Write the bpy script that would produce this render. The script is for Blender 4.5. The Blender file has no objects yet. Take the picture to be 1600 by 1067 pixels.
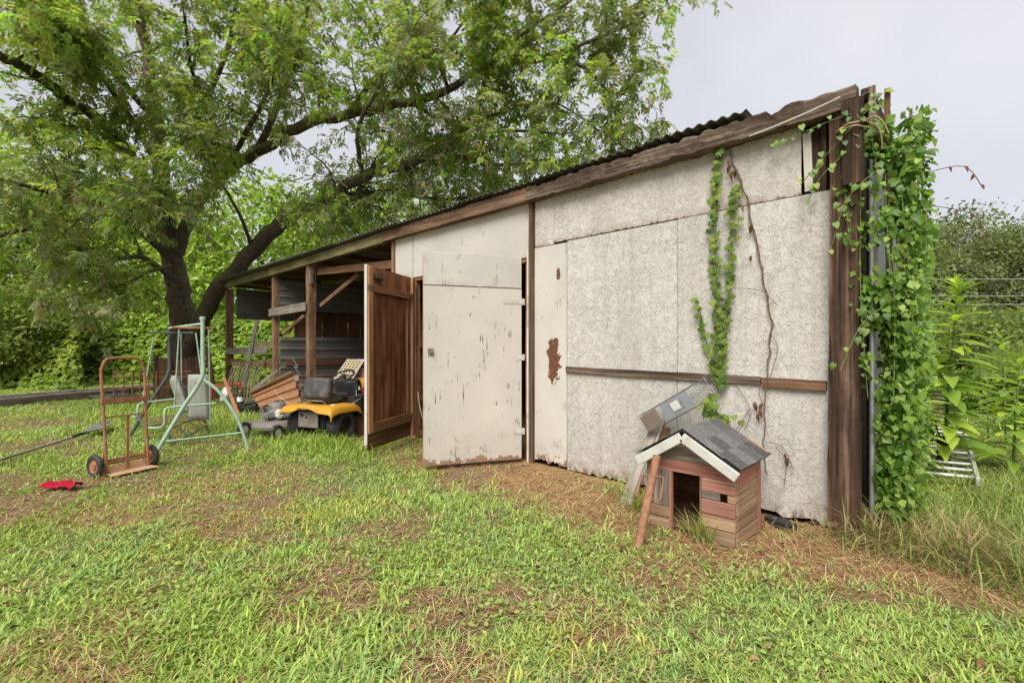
import bpy, bmesh, math, random
import numpy as np
from mathutils import Vector, Matrix, Euler
R = math.radians
rng = random.Random(7)
nr = np.random.default_rng(11)
scene = bpy.context.scene
C = scene.collection

# ------------------------------------------------------------------ camera
YAW = R(43.8); CAMZ = 1.30; FPX = 752.0; HORY = 544.0
cam_d = bpy.data.cameras.new('camera'); cam = bpy.data.objects.new('camera', cam_d); C.objects.link(cam)
cam.location = (0, 0, CAMZ); cam.rotation_euler = (R(90), 0, YAW)
cam_d.sensor_width = 36.0; cam_d.lens = FPX / 1600 * 36; cam_d.shift_y = (HORY - 533.5) / 1600
cam_d.clip_start = 0.05; cam_d.clip_end = 800
scene.camera = cam
# ------------------------------------------------------------------ sky and sun (bright overcast)
SUN_EL = R(50); SUN_AZ = math.atan2(0.45, -1.0)
wd = bpy.data.worlds.new('World'); scene.world = wd; wd.use_nodes = True
wn = wd.node_tree; wn.nodes.clear()
w_out = wn.nodes.new('ShaderNodeOutputWorld'); w_bg = wn.nodes.new('ShaderNodeBackground')
w_sky = wn.nodes.new('ShaderNodeTexSky'); w_sky.sky_type = 'NISHITA'; w_sky.sun_disc = False
w_sky.sun_elevation = SUN_EL; w_sky.sun_rotation = SUN_AZ; w_sky.dust_density = 4.0
w_tc = wn.nodes.new('ShaderNodeTexCoord')
w_no = wn.nodes.new('ShaderNodeTexNoise'); w_no.inputs['Scale'].default_value = 1.6; w_no.inputs['Detail'].default_value = 5
w_rp = wn.nodes.new('ShaderNodeValToRGB')
w_rp.color_ramp.elements[0].position = .30; w_rp.color_ramp.elements[0].color = (1.98, 2.01, 2.18, 1)
w_rp.color_ramp.elements[1].position = .72; w_rp.color_ramp.elements[1].color = (2.78, 2.79, 2.89, 1)
w_mx = wn.nodes.new('ShaderNodeMix'); w_mx.data_type = 'RGBA'; w_mx.inputs[0].default_value = .93
wn.links.new(w_tc.outputs['Generated'], w_no.inputs['Vector']); wn.links.new(w_no.outputs['Fac'], w_rp.inputs['Fac'])
wn.links.new(w_sky.outputs['Color'], w_mx.inputs[6]); wn.links.new(w_rp.outputs['Color'], w_mx.inputs[7])
wn.links.new(w_mx.outputs[2], w_bg.inputs['Color']); wn.links.new(w_bg.outputs['Background'], w_out.inputs['Surface'])
w_bg.inputs['Strength'].default_value = 0.10
sun_d = bpy.data.lights.new('sun', 'SUN'); sun = bpy.data.objects.new('sun', sun_d); C.objects.link(sun)
sun_d.energy = 1.5; sun_d.angle = R(36); sun_d.color = (1.0, .965, .91)
sv = Vector((math.sin(SUN_AZ) * math.cos(SUN_EL), math.cos(SUN_AZ) * math.cos(SUN_EL), math.sin(SUN_EL)))
sun.rotation_euler = sv.to_track_quat('Z', 'Y').to_euler(); sun.location = sv * 30
vs = scene.view_settings; vs.view_transform = 'Standard'; vs.look = 'None'; vs.gamma = 1; vs.use_curve_mapping = False
vs.exposure = 1.6
scene.cycles.max_bounces = 8; scene.cycles.transparent_max_bounces = 8
scene.cycles.diffuse_bounces = 4
try:
    scene.cycles.use_denoising = True; scene.cycles.denoiser = 'OPENIMAGEDENOISE'
except Exception: pass

# ------------------------------------------------------------------ placement helpers (survey of the place)
FX, FY = -math.sin(YAW), math.cos(YAW); RX, RY = math.cos(YAW), math.sin(YAW)
def PD(px, py, d):
    t = (px - 800) / FPX
    return Vector((d * (FX + t * RX), d * (FY + t * RY), CAMZ + (HORY - py) / FPX * d))
def G(px, py, z=0.0): return PD(px, py, (CAMZ - z) * FPX / (py - HORY))
def W(px, py, Y):
    t = (px - 800) / FPX
    return PD(px, py, Y / (FY + t * RY))
D = 4.09      # y of the shed's front wall

# ------------------------------------------------------------------ object helpers
def MW(o):
    m = o.matrix_parent_inverse @ o.matrix_basis
    return MW(o.parent) @ m if o.parent else o.matrix_basis.copy()
def attach(o, p, world=True):
    o.parent = p
    if world: o.matrix_parent_inverse = MW(p).inverted()
    return o
def tag(o, label=None, cat=None, group=None, kind=None):
    if label: o['label'] = label
    if cat: o['category'] = cat
    if group: o['group'] = group
    if kind: o['kind'] = kind
    return o
def thing(name, loc, label, cat, group=None, rz=0.0):
    o = bpy.data.objects.new(name, None); C.objects.link(o); o.empty_display_size = .1
    o.location = loc; o.rotation_euler = (0, 0, rz)
    return tag(o, label, cat, group)
def new_obj(name, me, mat, parent=None, world=True):
    o = bpy.data.objects.new(name, me); C.objects.link(o)
    if mat is not None and len(me.materials) == 0: me.materials.append(mat)
    if parent is not None: attach(o, parent, world)
    return o
def bm_obj(name, bm, mat, parent=None, world=True, smooth=False):
    me = bpy.data.meshes.new(name); bm.normal_update(); bm.to_mesh(me); bm.free()
    if smooth:
        for p in me.polygons: p.use_smooth = True
    return new_obj(name, me, mat, parent, world)
def np_obj(name, V, F, mat, parent=None, col=None, world=True, smooth=False):
    """V (n,3); F list of arrays of equal-length faces"""
    me = bpy.data.meshes.new(name)
    V = np.asarray(V, np.float32)
    if not isinstance(F, list): F = [F]
    me.vertices.add(len(V)); me.vertices.foreach_set('co', V.ravel())
    tot = np.concatenate([np.full(len(f), f.shape[1], np.int32) for f in F])
    loops = np.concatenate([np.asarray(f, np.int32).ravel() for f in F])
    st = np.concatenate([[0], np.cumsum(tot)[:-1]]).astype(np.int32)
    me.loops.add(len(loops)); me.loops.foreach_set('vertex_index', loops)
    me.polygons.add(len(tot)); me.polygons.foreach_set('loop_start', st)
    try: me.polygons.foreach_set('loop_total', tot)
    except Exception: pass
    if smooth: me.polygons.foreach_set('use_smooth', np.ones(len(tot), bool))
    me.update(calc_edges=True); me.validate()
    if col is not None:
        a = me.color_attributes.new('col', 'FLOAT_COLOR', 'POINT')
        c = np.ones((len(V), 4), np.float32); c[:, :3] = col; a.data.foreach_set('color', c.ravel())
    return new_obj(name, me, mat, parent, world)

_box = {}
def box_mesh(sx, sy, sz, bev=.004, mat=None, key=None):
    k = (round(sx, 3), round(sy, 3), round(sz, 3), bev, mat.name if mat else None, key)
    if k in _box: return _box[k]
    bm = bmesh.new(); bmesh.ops.create_cube(bm, size=1)
    for v in bm.verts: v.co = (v.co.x * sx, v.co.y * sy, v.co.z * sz)
    if bev: bmesh.ops.bevel(bm, geom=bm.edges[:], offset=min(bev, .3 * min(sx, sy, sz)), segments=1, affect='EDGES')
    me = bpy.data.meshes.new('board'); bm.to_mesh(me); bm.free()
    if mat: me.materials.append(mat)
    _box[k] = me
    return me
def box(name, lo, hi, mat, parent=None, bev=.004, rz=0, world=True):
    """axis-aligned box from corner to corner"""
    lo = Vector(lo); hi = Vector(hi); s = hi - lo
    o = bpy.data.objects.new(name, box_mesh(abs(s.x), abs(s.y), abs(s.z), bev, mat)); C.objects.link(o)
    o.location = (lo + hi) / 2; o.rotation_euler = (0, 0, rz)
    if parent is not None: attach(o, parent, world)
    return o
def plank(name, p0, p1, w, t, mat, parent=None, up=(0, 0, 1), bev=.004, world=True, roll=0):
    """board whose long axis x runs p0 to p1, thickness along its y, width along its z (close to `up`)"""
    p0 = Vector(p0); p1 = Vector(p1); d = p1 - p0; L = d.length; x = d / L
    u = Vector(up); y = u.cross(x)
    if y.length < 1e-4: y = Vector((0, 1, 0)).cross(x)
    y.normalize(); z = x.cross(y)
    m = Matrix((x, y, z)).transposed().to_4x4()
    if roll: m = m @ Matrix.Rotation(roll, 4, 'X')
    o = bpy.data.objects.new(name, box_mesh(L, t, w, bev, mat)); C.objects.link(o)
    o.matrix_basis = Matrix.Translation((p0 + p1) / 2) @ m
    if parent is not None: attach(o, parent, world)
    return o
def rough_beam(name, p0, p1, w, h, mat, parent, seg=24, amp=.012, seed=0, ragged=0.0, world=True):
    """old timber: long box cut into segments whose edges wander"""
    p0 = Vector(p0); p1 = Vector(p1); L = (p1 - p0).length; x = (p1 - p0) / L
    rn = random.Random(seed); V = []; F = []
    prof = [(-1, -1), (0, -1), (1, -1), (1, 0), (1, 1), (.4, 1), (-.4, 1), (-1, 1), (-1, 0)]
    off = [[0, 0] for _ in prof]; n = len(prof)
    for i in range(seg + 1):
        s = L * i / seg - L / 2
        for j, (a, b) in enumerate(prof):
            off[j][0] += rn.uniform(-1, 1) * amp * .6; off[j][1] += rn.uniform(-1, 1) * amp * .6
            off[j][0] *= .8; off[j][1] *= .8
            rg = (rn.random() ** 3) * ragged * (1 if b > 0 else .25)
            V.append((s + rn.uniform(-.3, .3) * L / seg * .3 * (0 < i < seg), a * w / 2 + off[j][0], b * h / 2 + off[j][1] - rg * b))
    for i in range(seg):
        for j in range(n): F.append((i * n + j, (i + 1) * n + j, (i + 1) * n + (j + 1) % n, i * n + (j + 1) % n))
    me = bpy.data.meshes.new(name)
    me.from_pydata(V, [], F + [tuple(range(n)), tuple(range(seg * n, (seg + 1) * n))[::-1]])
    bm = bmesh.new(); bm.from_mesh(me); bmesh.ops.recalc_face_normals(bm, faces=bm.faces[:]); bm.to_mesh(me); bm.free()
    y = Vector((0, 0, 1)).cross(x)
    if y.length < 1e-3: y = Vector((0, 1, 0))
    y.normalize(); z = x.cross(y)
    o = bpy.data.objects.new(name, me); C.objects.link(o); me.materials.append(mat)
    o.matrix_basis = Matrix.Translation((p0 + p1) / 2) @ Matrix((x, y, z)).transposed().to_4x4()
    if parent is not None: attach(o, parent, world)
    return o
def tube_np(pts, rad, n=8, cap=True):
    P = [Vector(p) for p in pts]; k = len(P)
    if not hasattr(rad, '__len__'): rad = [rad] * k
    V = []; F = []
    t0 = (P[1] - P[0]).normalized(); ref = Vector((0, 0, 1)) if abs(t0.z) < .9 else Vector((1, 0, 0))
    u = t0.cross(ref).normalized()
    for i in range(k):
        t = (P[min(i + 1, k - 1)] - P[max(i - 1, 0)])
        if t.length < 1e-9: t = t0
        t.normalize()
        u = (u - t * u.dot(t))
        if u.length < 1e-6: u = t.orthogonal()
        u.normalize(); v = t.cross(u)
        for j in range(n):
            a = 2 * math.pi * j / n; V.append(P[i] + (u * math.cos(a) + v * math.sin(a)) * rad[i])
    for i in range(k - 1):
        for j in range(n): F.append((i * n + j, i * n + (j + 1) % n, (i + 1) * n + (j + 1) % n, (i + 1) * n + j))
    if cap: F.append(tuple(range(n))[::-1]); F.append(tuple(range((k - 1) * n, k * n)))
    return V, F
class MB:
    def __init__(s): s.V = []; s.F = []
    def add(s, V, F, M=None):
        b = len(s.V); s.V += [(M @ Vector(v)) if M else Vector(v) for v in V]; s.F += [tuple(i + b for i in f) for f in F]; return s
    def tube(s, pts, r, n=8, cap=True): return s.add(*tube_np(pts, r, n, cap))
    def box(s, lo, hi, M=None):
        x0, y0, z0 = lo; x1, y1, z1 = hi
        return s.add([(x0, y0, z0), (x1, y0, z0), (x1, y1, z0), (x0, y1, z0), (x0, y0, z1), (x1, y0, z1), (x1, y1, z1), (x0, y1, z1)],
                     [(0, 3, 2, 1), (4, 5, 6, 7), (0, 1, 5, 4), (1, 2, 6, 5), (2, 3, 7, 6), (3, 0, 4, 7)], M)
    def lathe(s, prof, n=20, M=None, close=False):
        V = []; F = []
        for (r, z) in prof:
            for j in range(n): a = 2 * math.pi * j / n; V.append((r * math.cos(a), r * math.sin(a), z))
        m = len(prof)
        for i in range(m - 1 + (1 if close else 0)):
            i2 = (i + 1) % m
            for j in range(n): F.append((i * n + j, i * n + (j + 1) % n, i2 * n + (j + 1) % n, i2 * n + j))
        return s.add(V, F, M)
    def build(s, name, mat, parent=None, world=True, smooth=True, sharp=R(40), bevel=0, sub=0):
        me = bpy.data.meshes.new(name); me.from_pydata([tuple(v) for v in s.V], [], s.F)
        bm = bmesh.new(); bm.from_mesh(me); bmesh.ops.recalc_face_normals(bm, faces=bm.faces[:])
        if bevel: bmesh.ops.bevel(bm, geom=[e for e in bm.edges if len(e.link_faces) == 2 and e.calc_face_angle(0) > R(30)], offset=bevel, segments=2, affect='EDGES')
        bm.to_mesh(me); bm.free()
        if smooth:
            me.shade_smooth() if hasattr(me, 'shade_smooth') else None
            try: me.set_sharp_from_angle(angle=sharp)
            except Exception: pass
        o = new_obj(name, me, mat, parent, world)
        if sub:
            md = o.modifiers.new('subdivision', 'SUBSURF'); md.levels = sub; md.render_levels = sub
        return o
def arc(p, q, c, n=8):
    """quadratic curve p to q through control c"""
    p, q, c = Vector(p), Vector(q), Vector(c)
    return [p * (1 - t) ** 2 + c * 2 * t * (1 - t) + q * t * t for t in [i / n for i in range(n + 1)]]
def smooth_path(pts, n=6):
    P = [Vector(p) for p in pts]; out = []
    for i in range(len(P) - 1):
        a = P[max(i - 1, 0)]; b = P[i]; c = P[i + 1]; d = P[min(i + 2, len(P) - 1)]
        for k in range(n):
            t = k / n
            out.append(.5 * ((2 * b) + (c - a) * t + (2 * a - 5 * b + 4 * c - d) * t * t + (3 * b - a - 3 * c + d) * t ** 3))
    return out + [P[-1]]

# numpy smooth value noise
def vnoise(x, y, seed=0):
    x = np.asarray(x, float); y = np.asarray(y, float)
    xi = np.floor(x).astype(np.int64); yi = np.floor(y).astype(np.int64); xf = x - xi; yf = y - yi
    def h(a, b):
        n = (a * 374761393 + b * 668265263 + seed * 2147483647 + 1013904223) & 0xffffffff
        n = ((n ^ (n >> 13)) * 1274126177) & 0xffffffff
        return ((n ^ (n >> 16)) & 0xffff) / 65535.0
    u = xf * xf * (3 - 2 * xf); v = yf * yf * (3 - 2 * yf)
    return (h(xi, yi) * (1 - u) + h(xi + 1, yi) * u) * (1 - v) + (h(xi, yi + 1) * (1 - u) + h(xi + 1, yi + 1) * u) * v
def fbm(x, y, seed=0, o=4):
    s = 0; a = .5; tot = 0
    for i in range(o): s = s + a * vnoise(x * 2 ** i, y * 2 ** i, seed + i * 17); tot += a; a *= .55
    return s / tot
def sstep(a, b, x): t = np.clip((x - a) / (b - a), 0, 1); return t * t * (3 - 2 * t)

# ------------------------------------------------------------------ material helpers
class Mt:
    def __init__(s, name, rough=.8, spec=.3):
        s.m = bpy.data.materials.new(name); s.m.use_nodes = True; s.t = s.m.node_tree
        s.b = s.t.nodes['Principled BSDF']; s.b.inputs['Roughness'].default_value = rough
        s.b.inputs['Specular IOR Level'].default_value = spec
        s.tc = s.t.nodes.new('ShaderNodeTexCoord'); s.oi = s.t.nodes.new('ShaderNodeObjectInfo')
        s._h = None
    def n(s, ty, ins=None, **props):
        k = s.t.nodes.new(ty)
        for a, b in props.items(): setattr(k, a, b)
        for a, b in (ins or {}).items(): s.set(k.inputs[a], b)
        return k
    def set(s, sock, v):
        if isinstance(v, bpy.types.NodeSocket): s.t.links.new(v, sock)
        elif isinstance(v, (tuple, list)) and sock.type == 'RGBA' and len(v) == 3: sock.default_value = (*v, 1)
        else: sock.default_value = v
    def coord(s, scale=(1, 1, 1), rot=(0, 0, 0), rand=True, space='Object', base=None):
        v = base if base is not None else s.tc.outputs[space]
        if rand:
            a = s.n('ShaderNodeVectorMath', {0: (37.1, 61.7, 23.3), 3: s.oi.outputs['Random']}, operation='SCALE')
            v = s.n('ShaderNodeVectorMath', {0: v, 1: a.outputs[0]}, operation='ADD').outputs[0]
        return s.n('ShaderNodeMapping', {'Vector': v, 'Scale': scale, 'Rotation': rot}).outputs[0]
    def noise(s, v, scale=5, det=4, rough=.55, dist=0): return s.n('ShaderNodeTexNoise', {'Vector': v, 'Scale': scale, 'Detail': det, 'Roughness': rough, 'Distortion': dist}).outputs['Fac']
    def math(s, op, a, b=0.0, c=0.0, clamp=False):
        k = s.n('ShaderNodeMath', {0: a, 1: b, 2: c}, operation=op); k.use_clamp = clamp; return k.outputs[0]
    def ramp(s, f, stops):
        k = s.n('ShaderNodeValToRGB', {'Fac': f}); e = k.color_ramp.elements
        while len(e) < len(stops): e.new(.5)
        for i, (p, c) in enumerate(stops):
            e[i].position = p; e[i].color = (c, c, c, 1) if not hasattr(c, '__len__') else (*c, 1)
        return k.outputs['Color']
    def mix(s, f, a, b, mode='MIX'):
        k = s.n('ShaderNodeMix', None, data_type='RGBA', blend_type=mode)
        s.set(k.inputs[0], f); s.set(k.inputs[6], a); s.set(k.inputs[7], b); return k.outputs[2]
    def sep(s, v): k = s.n('ShaderNodeSeparateXYZ', {0: v}); return k.outputs
    def color(s, c): s.set(s.b.inputs['Base Color'], c); return s
    def rough(s, c): s.set(s.b.inputs['Roughness'], c); return s
    def bump(s, h, strength=.5, dist=.01):
        k = s.n('ShaderNodeBump', {'Height': h, 'Strength': strength, 'Distance': dist})
        if s._h is not None: s.t.links.new(s._h, k.inputs['Normal'])
        s._h = k.outputs[0]; s.t.links.new(s._h, s.b.inputs['Normal']); return s

def wood(name, cols, grain=1.0, bump=.5, stain=.5, stainc=(.05, .035, .025), rough=.85, axis='x', crk=.6):
    """weathered board: grain along local x"""
    M = Mt(name, rough, .2)
    sc = {'x': (1.2, 22, 22), 'z': (22, 22, 1.2)}[axis]
    v = M.coord(tuple(a * grain for a in sc))
    g = M.noise(v, 1.6, 6, .62, .6)
    g2 = M.noise(M.coord({'x': (.6, 70, 70), 'z': (70, 70, .6)}[axis]), 1.5, 3, .6)
    b = M.noise(M.coord((1.5, 3, 3) if axis == 'x' else (3, 3, 1.5)), 1.3, 5, .6)
    f = M.math('ADD', M.math('MULTIPLY', g, .65), M.math('MULTIPLY', g2, .35))
    col = M.ramp(f, [(.34, cols[0]), (.5, cols[1]), (.66, cols[2])])
    dark = M.ramp(b, [(.42, 0.0), (.70, 1.0)])
    col = M.mix(M.math('MULTIPLY', dark, stain), col, stainc)
    crack = M.ramp(g2, [(.30 + .1 * (crk - .6), 1.0), (.38 + .1 * (crk - .6), 0.0)])
    col = M.mix(M.math('MULTIPLY', crack, crk), col, stainc)
    rv = M.n('ShaderNodeHueSaturation', {'Hue': .5, 'Saturation': 1, 'Fac': 1, 'Color': col,
             'Value': M.math('MULTIPLY_ADD', M.oi.outputs['Random'], .5, .75)}).outputs[0]
    M.color(rv); M.bump(f, bump, .012); M.bump(M.math('SUBTRACT', 1.0, crack), .6 * bump, .006 * crk)
    return M.m
def plain(name, c, rough=.6, metal=0, var=.15, scale=9, bump=.15, spec=.4, dirt=None, dirt_amt=.5, rand=0):
    M = Mt(name, rough, spec); M.b.inputs['Metallic'].default_value = metal
    n1 = M.noise(M.coord(), scale, 6, .65)
    c0 = tuple(x * (1 - var) for x in c); c1 = tuple(min(1, x * (1 + var)) for x in c)
    col = M.ramp(n1, [(.3, c0), (.7, c1)])
    if dirt:
        n2 = M.noise(M.coord(), scale * .45, 7, .7, .4)
        col = M.mix(M.ramp(n2, [(.62 - .3 * dirt_amt, 0.0), (.72 - .2 * dirt_amt, 1.0)]), col, dirt)
        M.rough(M.ramp(n2, [(.4, rough), (.7, .9)]))
    if rand: col = M.n('ShaderNodeHueSaturation', {'Hue': .5, 'Saturation': 1, 'Fac': 1, 'Color': col, 'Value': M.math('MULTIPLY_ADD', M.oi.outputs['Random'], rand, 1 - rand / 2)}).outputs[0]
    M.color(col)
    if bump: M.bump(M.noise(M.coord(), scale * 4, 4, .7), bump, .004)
    return M.m
def leafmat(name, trans=.38, rough=.5, spec=.35, tint=None, tsat=(1.15, 1.35, .55)):
    """leaf blade coloured by its own colour attribute; part of the light goes through"""
    M = Mt(name, rough, spec)
    a = M.n('ShaderNodeAttribute', None, attribute_name='col').outputs['Color'] if tint is None else None
    if tint is not None:
        a = M.ramp(M.noise(M.coord((1, 1, 1)), 3, 2), [(.3, tint[0]), (.7, tint[1])])
        a = M.n('ShaderNodeHueSaturation', {'Hue': M.math('MULTIPLY_ADD', M.oi.outputs['Random'], -.045, .52), 'Saturation': 1, 'Fac': 1, 'Color': a,
             'Value': M.math('MULTIPLY_ADD', M.oi.outputs['Random'], .9, .45)}).outputs[0]
    M.color(a)
    tr = M.n('ShaderNodeBsdfTranslucent', {'Color': M.mix(1.0, a, tsat, 'MULTIPLY')})
    ms = M.n('ShaderNodeMixShader', {0: trans, 1: M.b.outputs[0], 2: tr.outputs[0]})
    M.t.links.new(ms.outputs[0], M.t.nodes['Material Output'].inputs['Surface'])
    return M.m
# ------------------------------------------------------------------ materials
def osb_material(name, base=(.60, .572, .525), dens=1.0):
    """white-painted oriented strand board: overlapping flakes lying every way, dark where the paint has cracked"""
    M = Mt(name, .75, .25)
    v0 = M.coord((1, 0.001, 1))
    wob = M.n('ShaderNodeTexNoise', {'Vector': v0, 'Scale': 7.0, 'Detail': 3})
    v1 = M.n('ShaderNodeVectorMath', {0: wob.outputs['Color'], 1: (.018, 0, .018), 2: v0}, operation='MULTIPLY_ADD').outputs[0]
    hs = None; lines = None
    for i, (ang, sx, sz) in enumerate([(8, 9, 46), (47, 10, 52), (83, 9, 46), (118, 11, 55), (155, 12, 60)]):
        mp = M.n('ShaderNodeMapping', {'Vector': v1, 'Rotation': (0, R(ang), 0), 'Location': (i * 3.7, 0, i * 5.1)}).outputs[0]
        mp = M.n('ShaderNodeVectorMath', {0: mp, 1: (sx, 1, sz)}, operation='MULTIPLY').outputs[0]
        vo = M.n('ShaderNodeTexVoronoi', {'Vector': mp, 'Scale': 1.0, 'Randomness': 1.0}, feature='F1')
        ed = M.n('ShaderNodeTexVoronoi', {'Vector': mp, 'Scale': 1.0, 'Randomness': 1.0}, feature='DISTANCE_TO_EDGE')
        h = M.sep(vo.outputs['Color'])[0]
        e = M.ramp(ed.outputs['Distance'], [(.0, 1.0), (.09, 0.0)])
        pick = M.ramp(M.sep(vo.outputs['Color'])[1], [(.74, 0.0), (.77, 1.0)])
        l = M.math('MULTIPLY', e, pick)
        hs = h if hs is None else M.math('MAXIMUM', hs, h)
        lines = l if lines is None else M.math('MAXIMUM', lines, l)
    big = M.noise(M.coord((1, 1, 1)), 1.1, 5, .6)
    mid = M.noise(M.coord((1, 1, 1)), 9, 4, .6)
    lm = M.math('MULTIPLY', lines, M.ramp(mid, [(.25, .45), (.75, 1.0)]))
    c0 = tuple(x * .86 for x in base); c1 = tuple(x * 1.07 for x in base)
    col = M.ramp(big, [(.3, c0), (.68, c1)])
    col = M.mix(M.ramp(hs, [(.55, .16), (1.0, 0.0)]), col, (.33, .30, .25))
    col = M.mix(M.math('MULTIPLY', lm, .66 * dens), col, (.10, .085, .065))
    drip = M.noise(M.coord((7, 7, .35)), 1.6, 4, .6)
    col = M.mix(M.ramp(drip, [(.46, 0.0), (.75, .42)]), col, (.36, .32, .26))
    # dirt splashed up from the ground along the foot of the sheet
    zz = M.sep(M.tc.outputs['Generated'])[2]
    foot = M.math('MULTIPLY', M.ramp(zz, [(.0, 1.0), (.16, 0.0)]), M.ramp(mid, [(.35, 0.0), (.7, 1.0)]))
    col = M.mix(M.math('MULTIPLY', foot, .55), col, (.25, .17, .11))
    flake = M.math('MULTIPLY', M.ramp(zz, [(.0, 1.0), (.05, 0.0)]), M.ramp(M.noise(M.coord((9, 9, 4)), 2.0, 5, .7), [(.5, 0.0), (.54, 1.0)]))
    col = M.mix(flake, col, (.16, .09, .055))
    M.color(col)
    M.bump(hs, .9, .012); M.bump(lm, .35, -.006 if False else .004)
    return M.m
def peel_material(name, base=(.56, .53, .475), under=(.16, .085, .05), streak=.5, foot=1.0, patch=None, zlow=0.0):
    """white paint over plywood, checked along the grain and flaked off at the foot"""
    M = Mt(name, .7, .3)
    o = M.sep(M.tc.outputs['Object'])
    g = M.noise(M.coord((26, 26, 1.3)), 1.5, 5, .6, .3)
    big = M.noise(M.coord((1, 1, 1)), 1.3, 5, .6)
    mid = M.noise(M.coord((3, 3, 3)), 2.2, 6, .7)
    c = M.ramp(big, [(.28, tuple(x * .84 for x in base)), (.7, tuple(x * 1.06 for x in base))])
    chk = M.math('MULTIPLY', M.ramp(g, [(.555, 0.0), (.60, 1.0)]), M.ramp(mid, [(.54, 0.0), (.62, 1.0)]))
    c = M.mix(M.math('MULTIPLY', chk, streak), c, (.12, .10, .085))
    zg = M.sep(M.tc.outputs['Generated'])[2]
    edge = M.math('ADD', M.math('MULTIPLY', mid, .75), M.math('MULTIPLY', g, .25))
    ft = M.math('GREATER_THAN', M.math('SUBTRACT', edge, M.math('MULTIPLY', zg, 4.2 / foot)), .40)
    c = M.mix(ft, c, M.ramp(g, [(.3, under), (.7, tuple(x * 2.0 for x in under))]))
    hgt = ft
    if patch:
        for (px, pz, rx, rz) in patch:
            q = M.n('ShaderNodeVectorMath', {0: M.tc.outputs['Object'], 1: (px, 0, pz)}, operation='SUBTRACT').outputs[0]
            q = M.n('ShaderNodeVectorMath', {0: q, 1: (1 / rx, 0, 1 / rz)}, operation='MULTIPLY').outputs[0]
            ln = M.n('ShaderNodeVectorMath', {0: q}, operation='LENGTH').outputs['Value']
            dd = M.math('ADD', ln, M.math('MULTIPLY', M.math('SUBTRACT', M.noise(M.coord((9, 9, 6), rand=False), 1.7, 5, .65), .5), 1.9))
            pm = M.math('LESS_THAN', dd, .85)
            c = M.mix(pm, c, M.ramp(M.noise(M.coord((5, 5, 8)), 4, 6, .7), [(.3, (.075, .03, .017)), (.7, (.21, .085, .045))]))
            hgt = M.math('MAXIMUM', hgt, pm)
    c = M.mix(M.math('MULTIPLY', M.ramp(zg, [(.0, .5), (.25, 0.0)]), M.ramp(mid, [(.4, 0.0), (.7, 1.0)])), c, (.36, .29, .2))
    M.color(c)
    M.bump(g, .22, .006); M.bump(M.math('SUBTRACT', 1.0, M.math('MAXIMUM', hgt, chk)), .7, .004)
    return M.m
def metal_sheet(name, c=(.33, .35, .35), rust=(.23, .11, .055), amt=.35, rough=.45, metal=.55):
    M = Mt(name, rough, .5); M.b.inputs['Metallic'].default_value = metal
    n1 = M.noise(M.coord((1, 1, 1)), 2.0, 6, .65, .3); n2 = M.noise(M.coord((1, 1, 1)), 14, 5, .7)
    col = M.ramp(n2, [(.3, tuple(x * .8 for x in c)), (.7, tuple(x * 1.15 for x in c))])
    rf = M.ramp(M.math('ADD', M.math('MULTIPLY', n1, .75), M.math('MULTIPLY', n2, .25)), [(.62 - .35 * amt, 0.0), (.78 - .3 * amt, 1.0)])
    col = M.mix(rf, col, M.ramp(n2, [(.3, tuple(x * .7 for x in rust)), (.7, tuple(x * 1.3 for x in rust))]))
    M.color(col); M.rough(M.ramp(rf, [(0.0, rough), (1.0, .85)]))
    M.set(M.b.inputs['Metallic'], M.ramp(rf, [(0.0, metal), (1.0, .05)]))
    M.bump(n2, .12, .004)
    return M.m
M_osb = osb_material('painted_strand_board')
M_osb2 = osb_material('painted_strand_board_upper', (.585, .55, .495), .9)
M_plyw = peel_material('painted_plywood', foot=.6, streak=.35)
M_plydoor = peel_material('painted_plywood_door', (.56, .52, .455), foot=1.0, streak=.95)
M_plypeel = peel_material('peeling_plywood', (.57, .54, .48), foot=1.25, streak=.6, patch=[(.045, -.055, .105, .27), (.115, .86, .03, .07)])
M_beam = wood('weathered_timber', [(.035, .022, .015), (.15, .10, .068), (.40, .33, .255)], .5, 1.0, .6, crk=.95)
M_beamdk = wood('dark_timber', [(.022, .013, .009), (.075, .042, .027), (.23, .15, .10)], .5, 1.0, .6, (.016, .011, .008), crk=.9)
M_post = wood('post_wood', [(.11, .06, .035), (.24, .14, .08), (.38, .26, .16)], 1.0, .7, .45)
M_moss = wood('mossy_timber', [(.08, .07, .035), (.19, .17, .08), (.32, .27, .14)], 1.0, .8, .6, (.05, .045, .025))
M_grey = wood('grey_board', [(.12, .10, .08), (.26, .225, .185), (.42, .38, .32)], 1.0, .7, .4)
M_red_wood = wood('raw_plywood_door', [(.10, .036, .015), (.31, .125, .053), (.55, .28, .135)], .55, .5, .75, (.035, .014, .009), .7, axis='z')
M_frame_wood = wood('door_frame_wood', [(.13, .062, .03), (.30, .15, .07), (.48, .28, .15)], .8, .6, .3)
M_brownboard = wood('brown_board', [(.07, .035, .02), (.16, .085, .045), (.27, .16, .09)], .8, .5, .5)
M_frame_v = wood('door_stile_wood', [(.18, .085, .04), (.42, .22, .11), (.62, .38, .22)], .8, .6, .3, axis='z')
M_brown_v = wood('upright_brown_board', [(.07, .035, .02), (.16, .085, .045), (.27, .16, .09)], .8, .5, .5, axis='z')
M_dogwood = wood('dog_house_board', [(.15, .09, .05), (.33, .215, .125), (.47, .345, .23)], .45, .7, .6, (.20, .09, .06), crk=.85)
M_dogred = wood('red_stained_board', [(.22, .075, .055), (.36, .15, .115), (.46, .27, .21)], .7, .6, .5, (.26, .16, .10), crk=.8)
M_galv = metal_sheet('galvanised_sheet', (.36, .38, .38), amt=.18)
M_galvdk = metal_sheet('weathered_grey_sheet', (.24, .245, .235), (.17, .115, .07), amt=.45)
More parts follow.
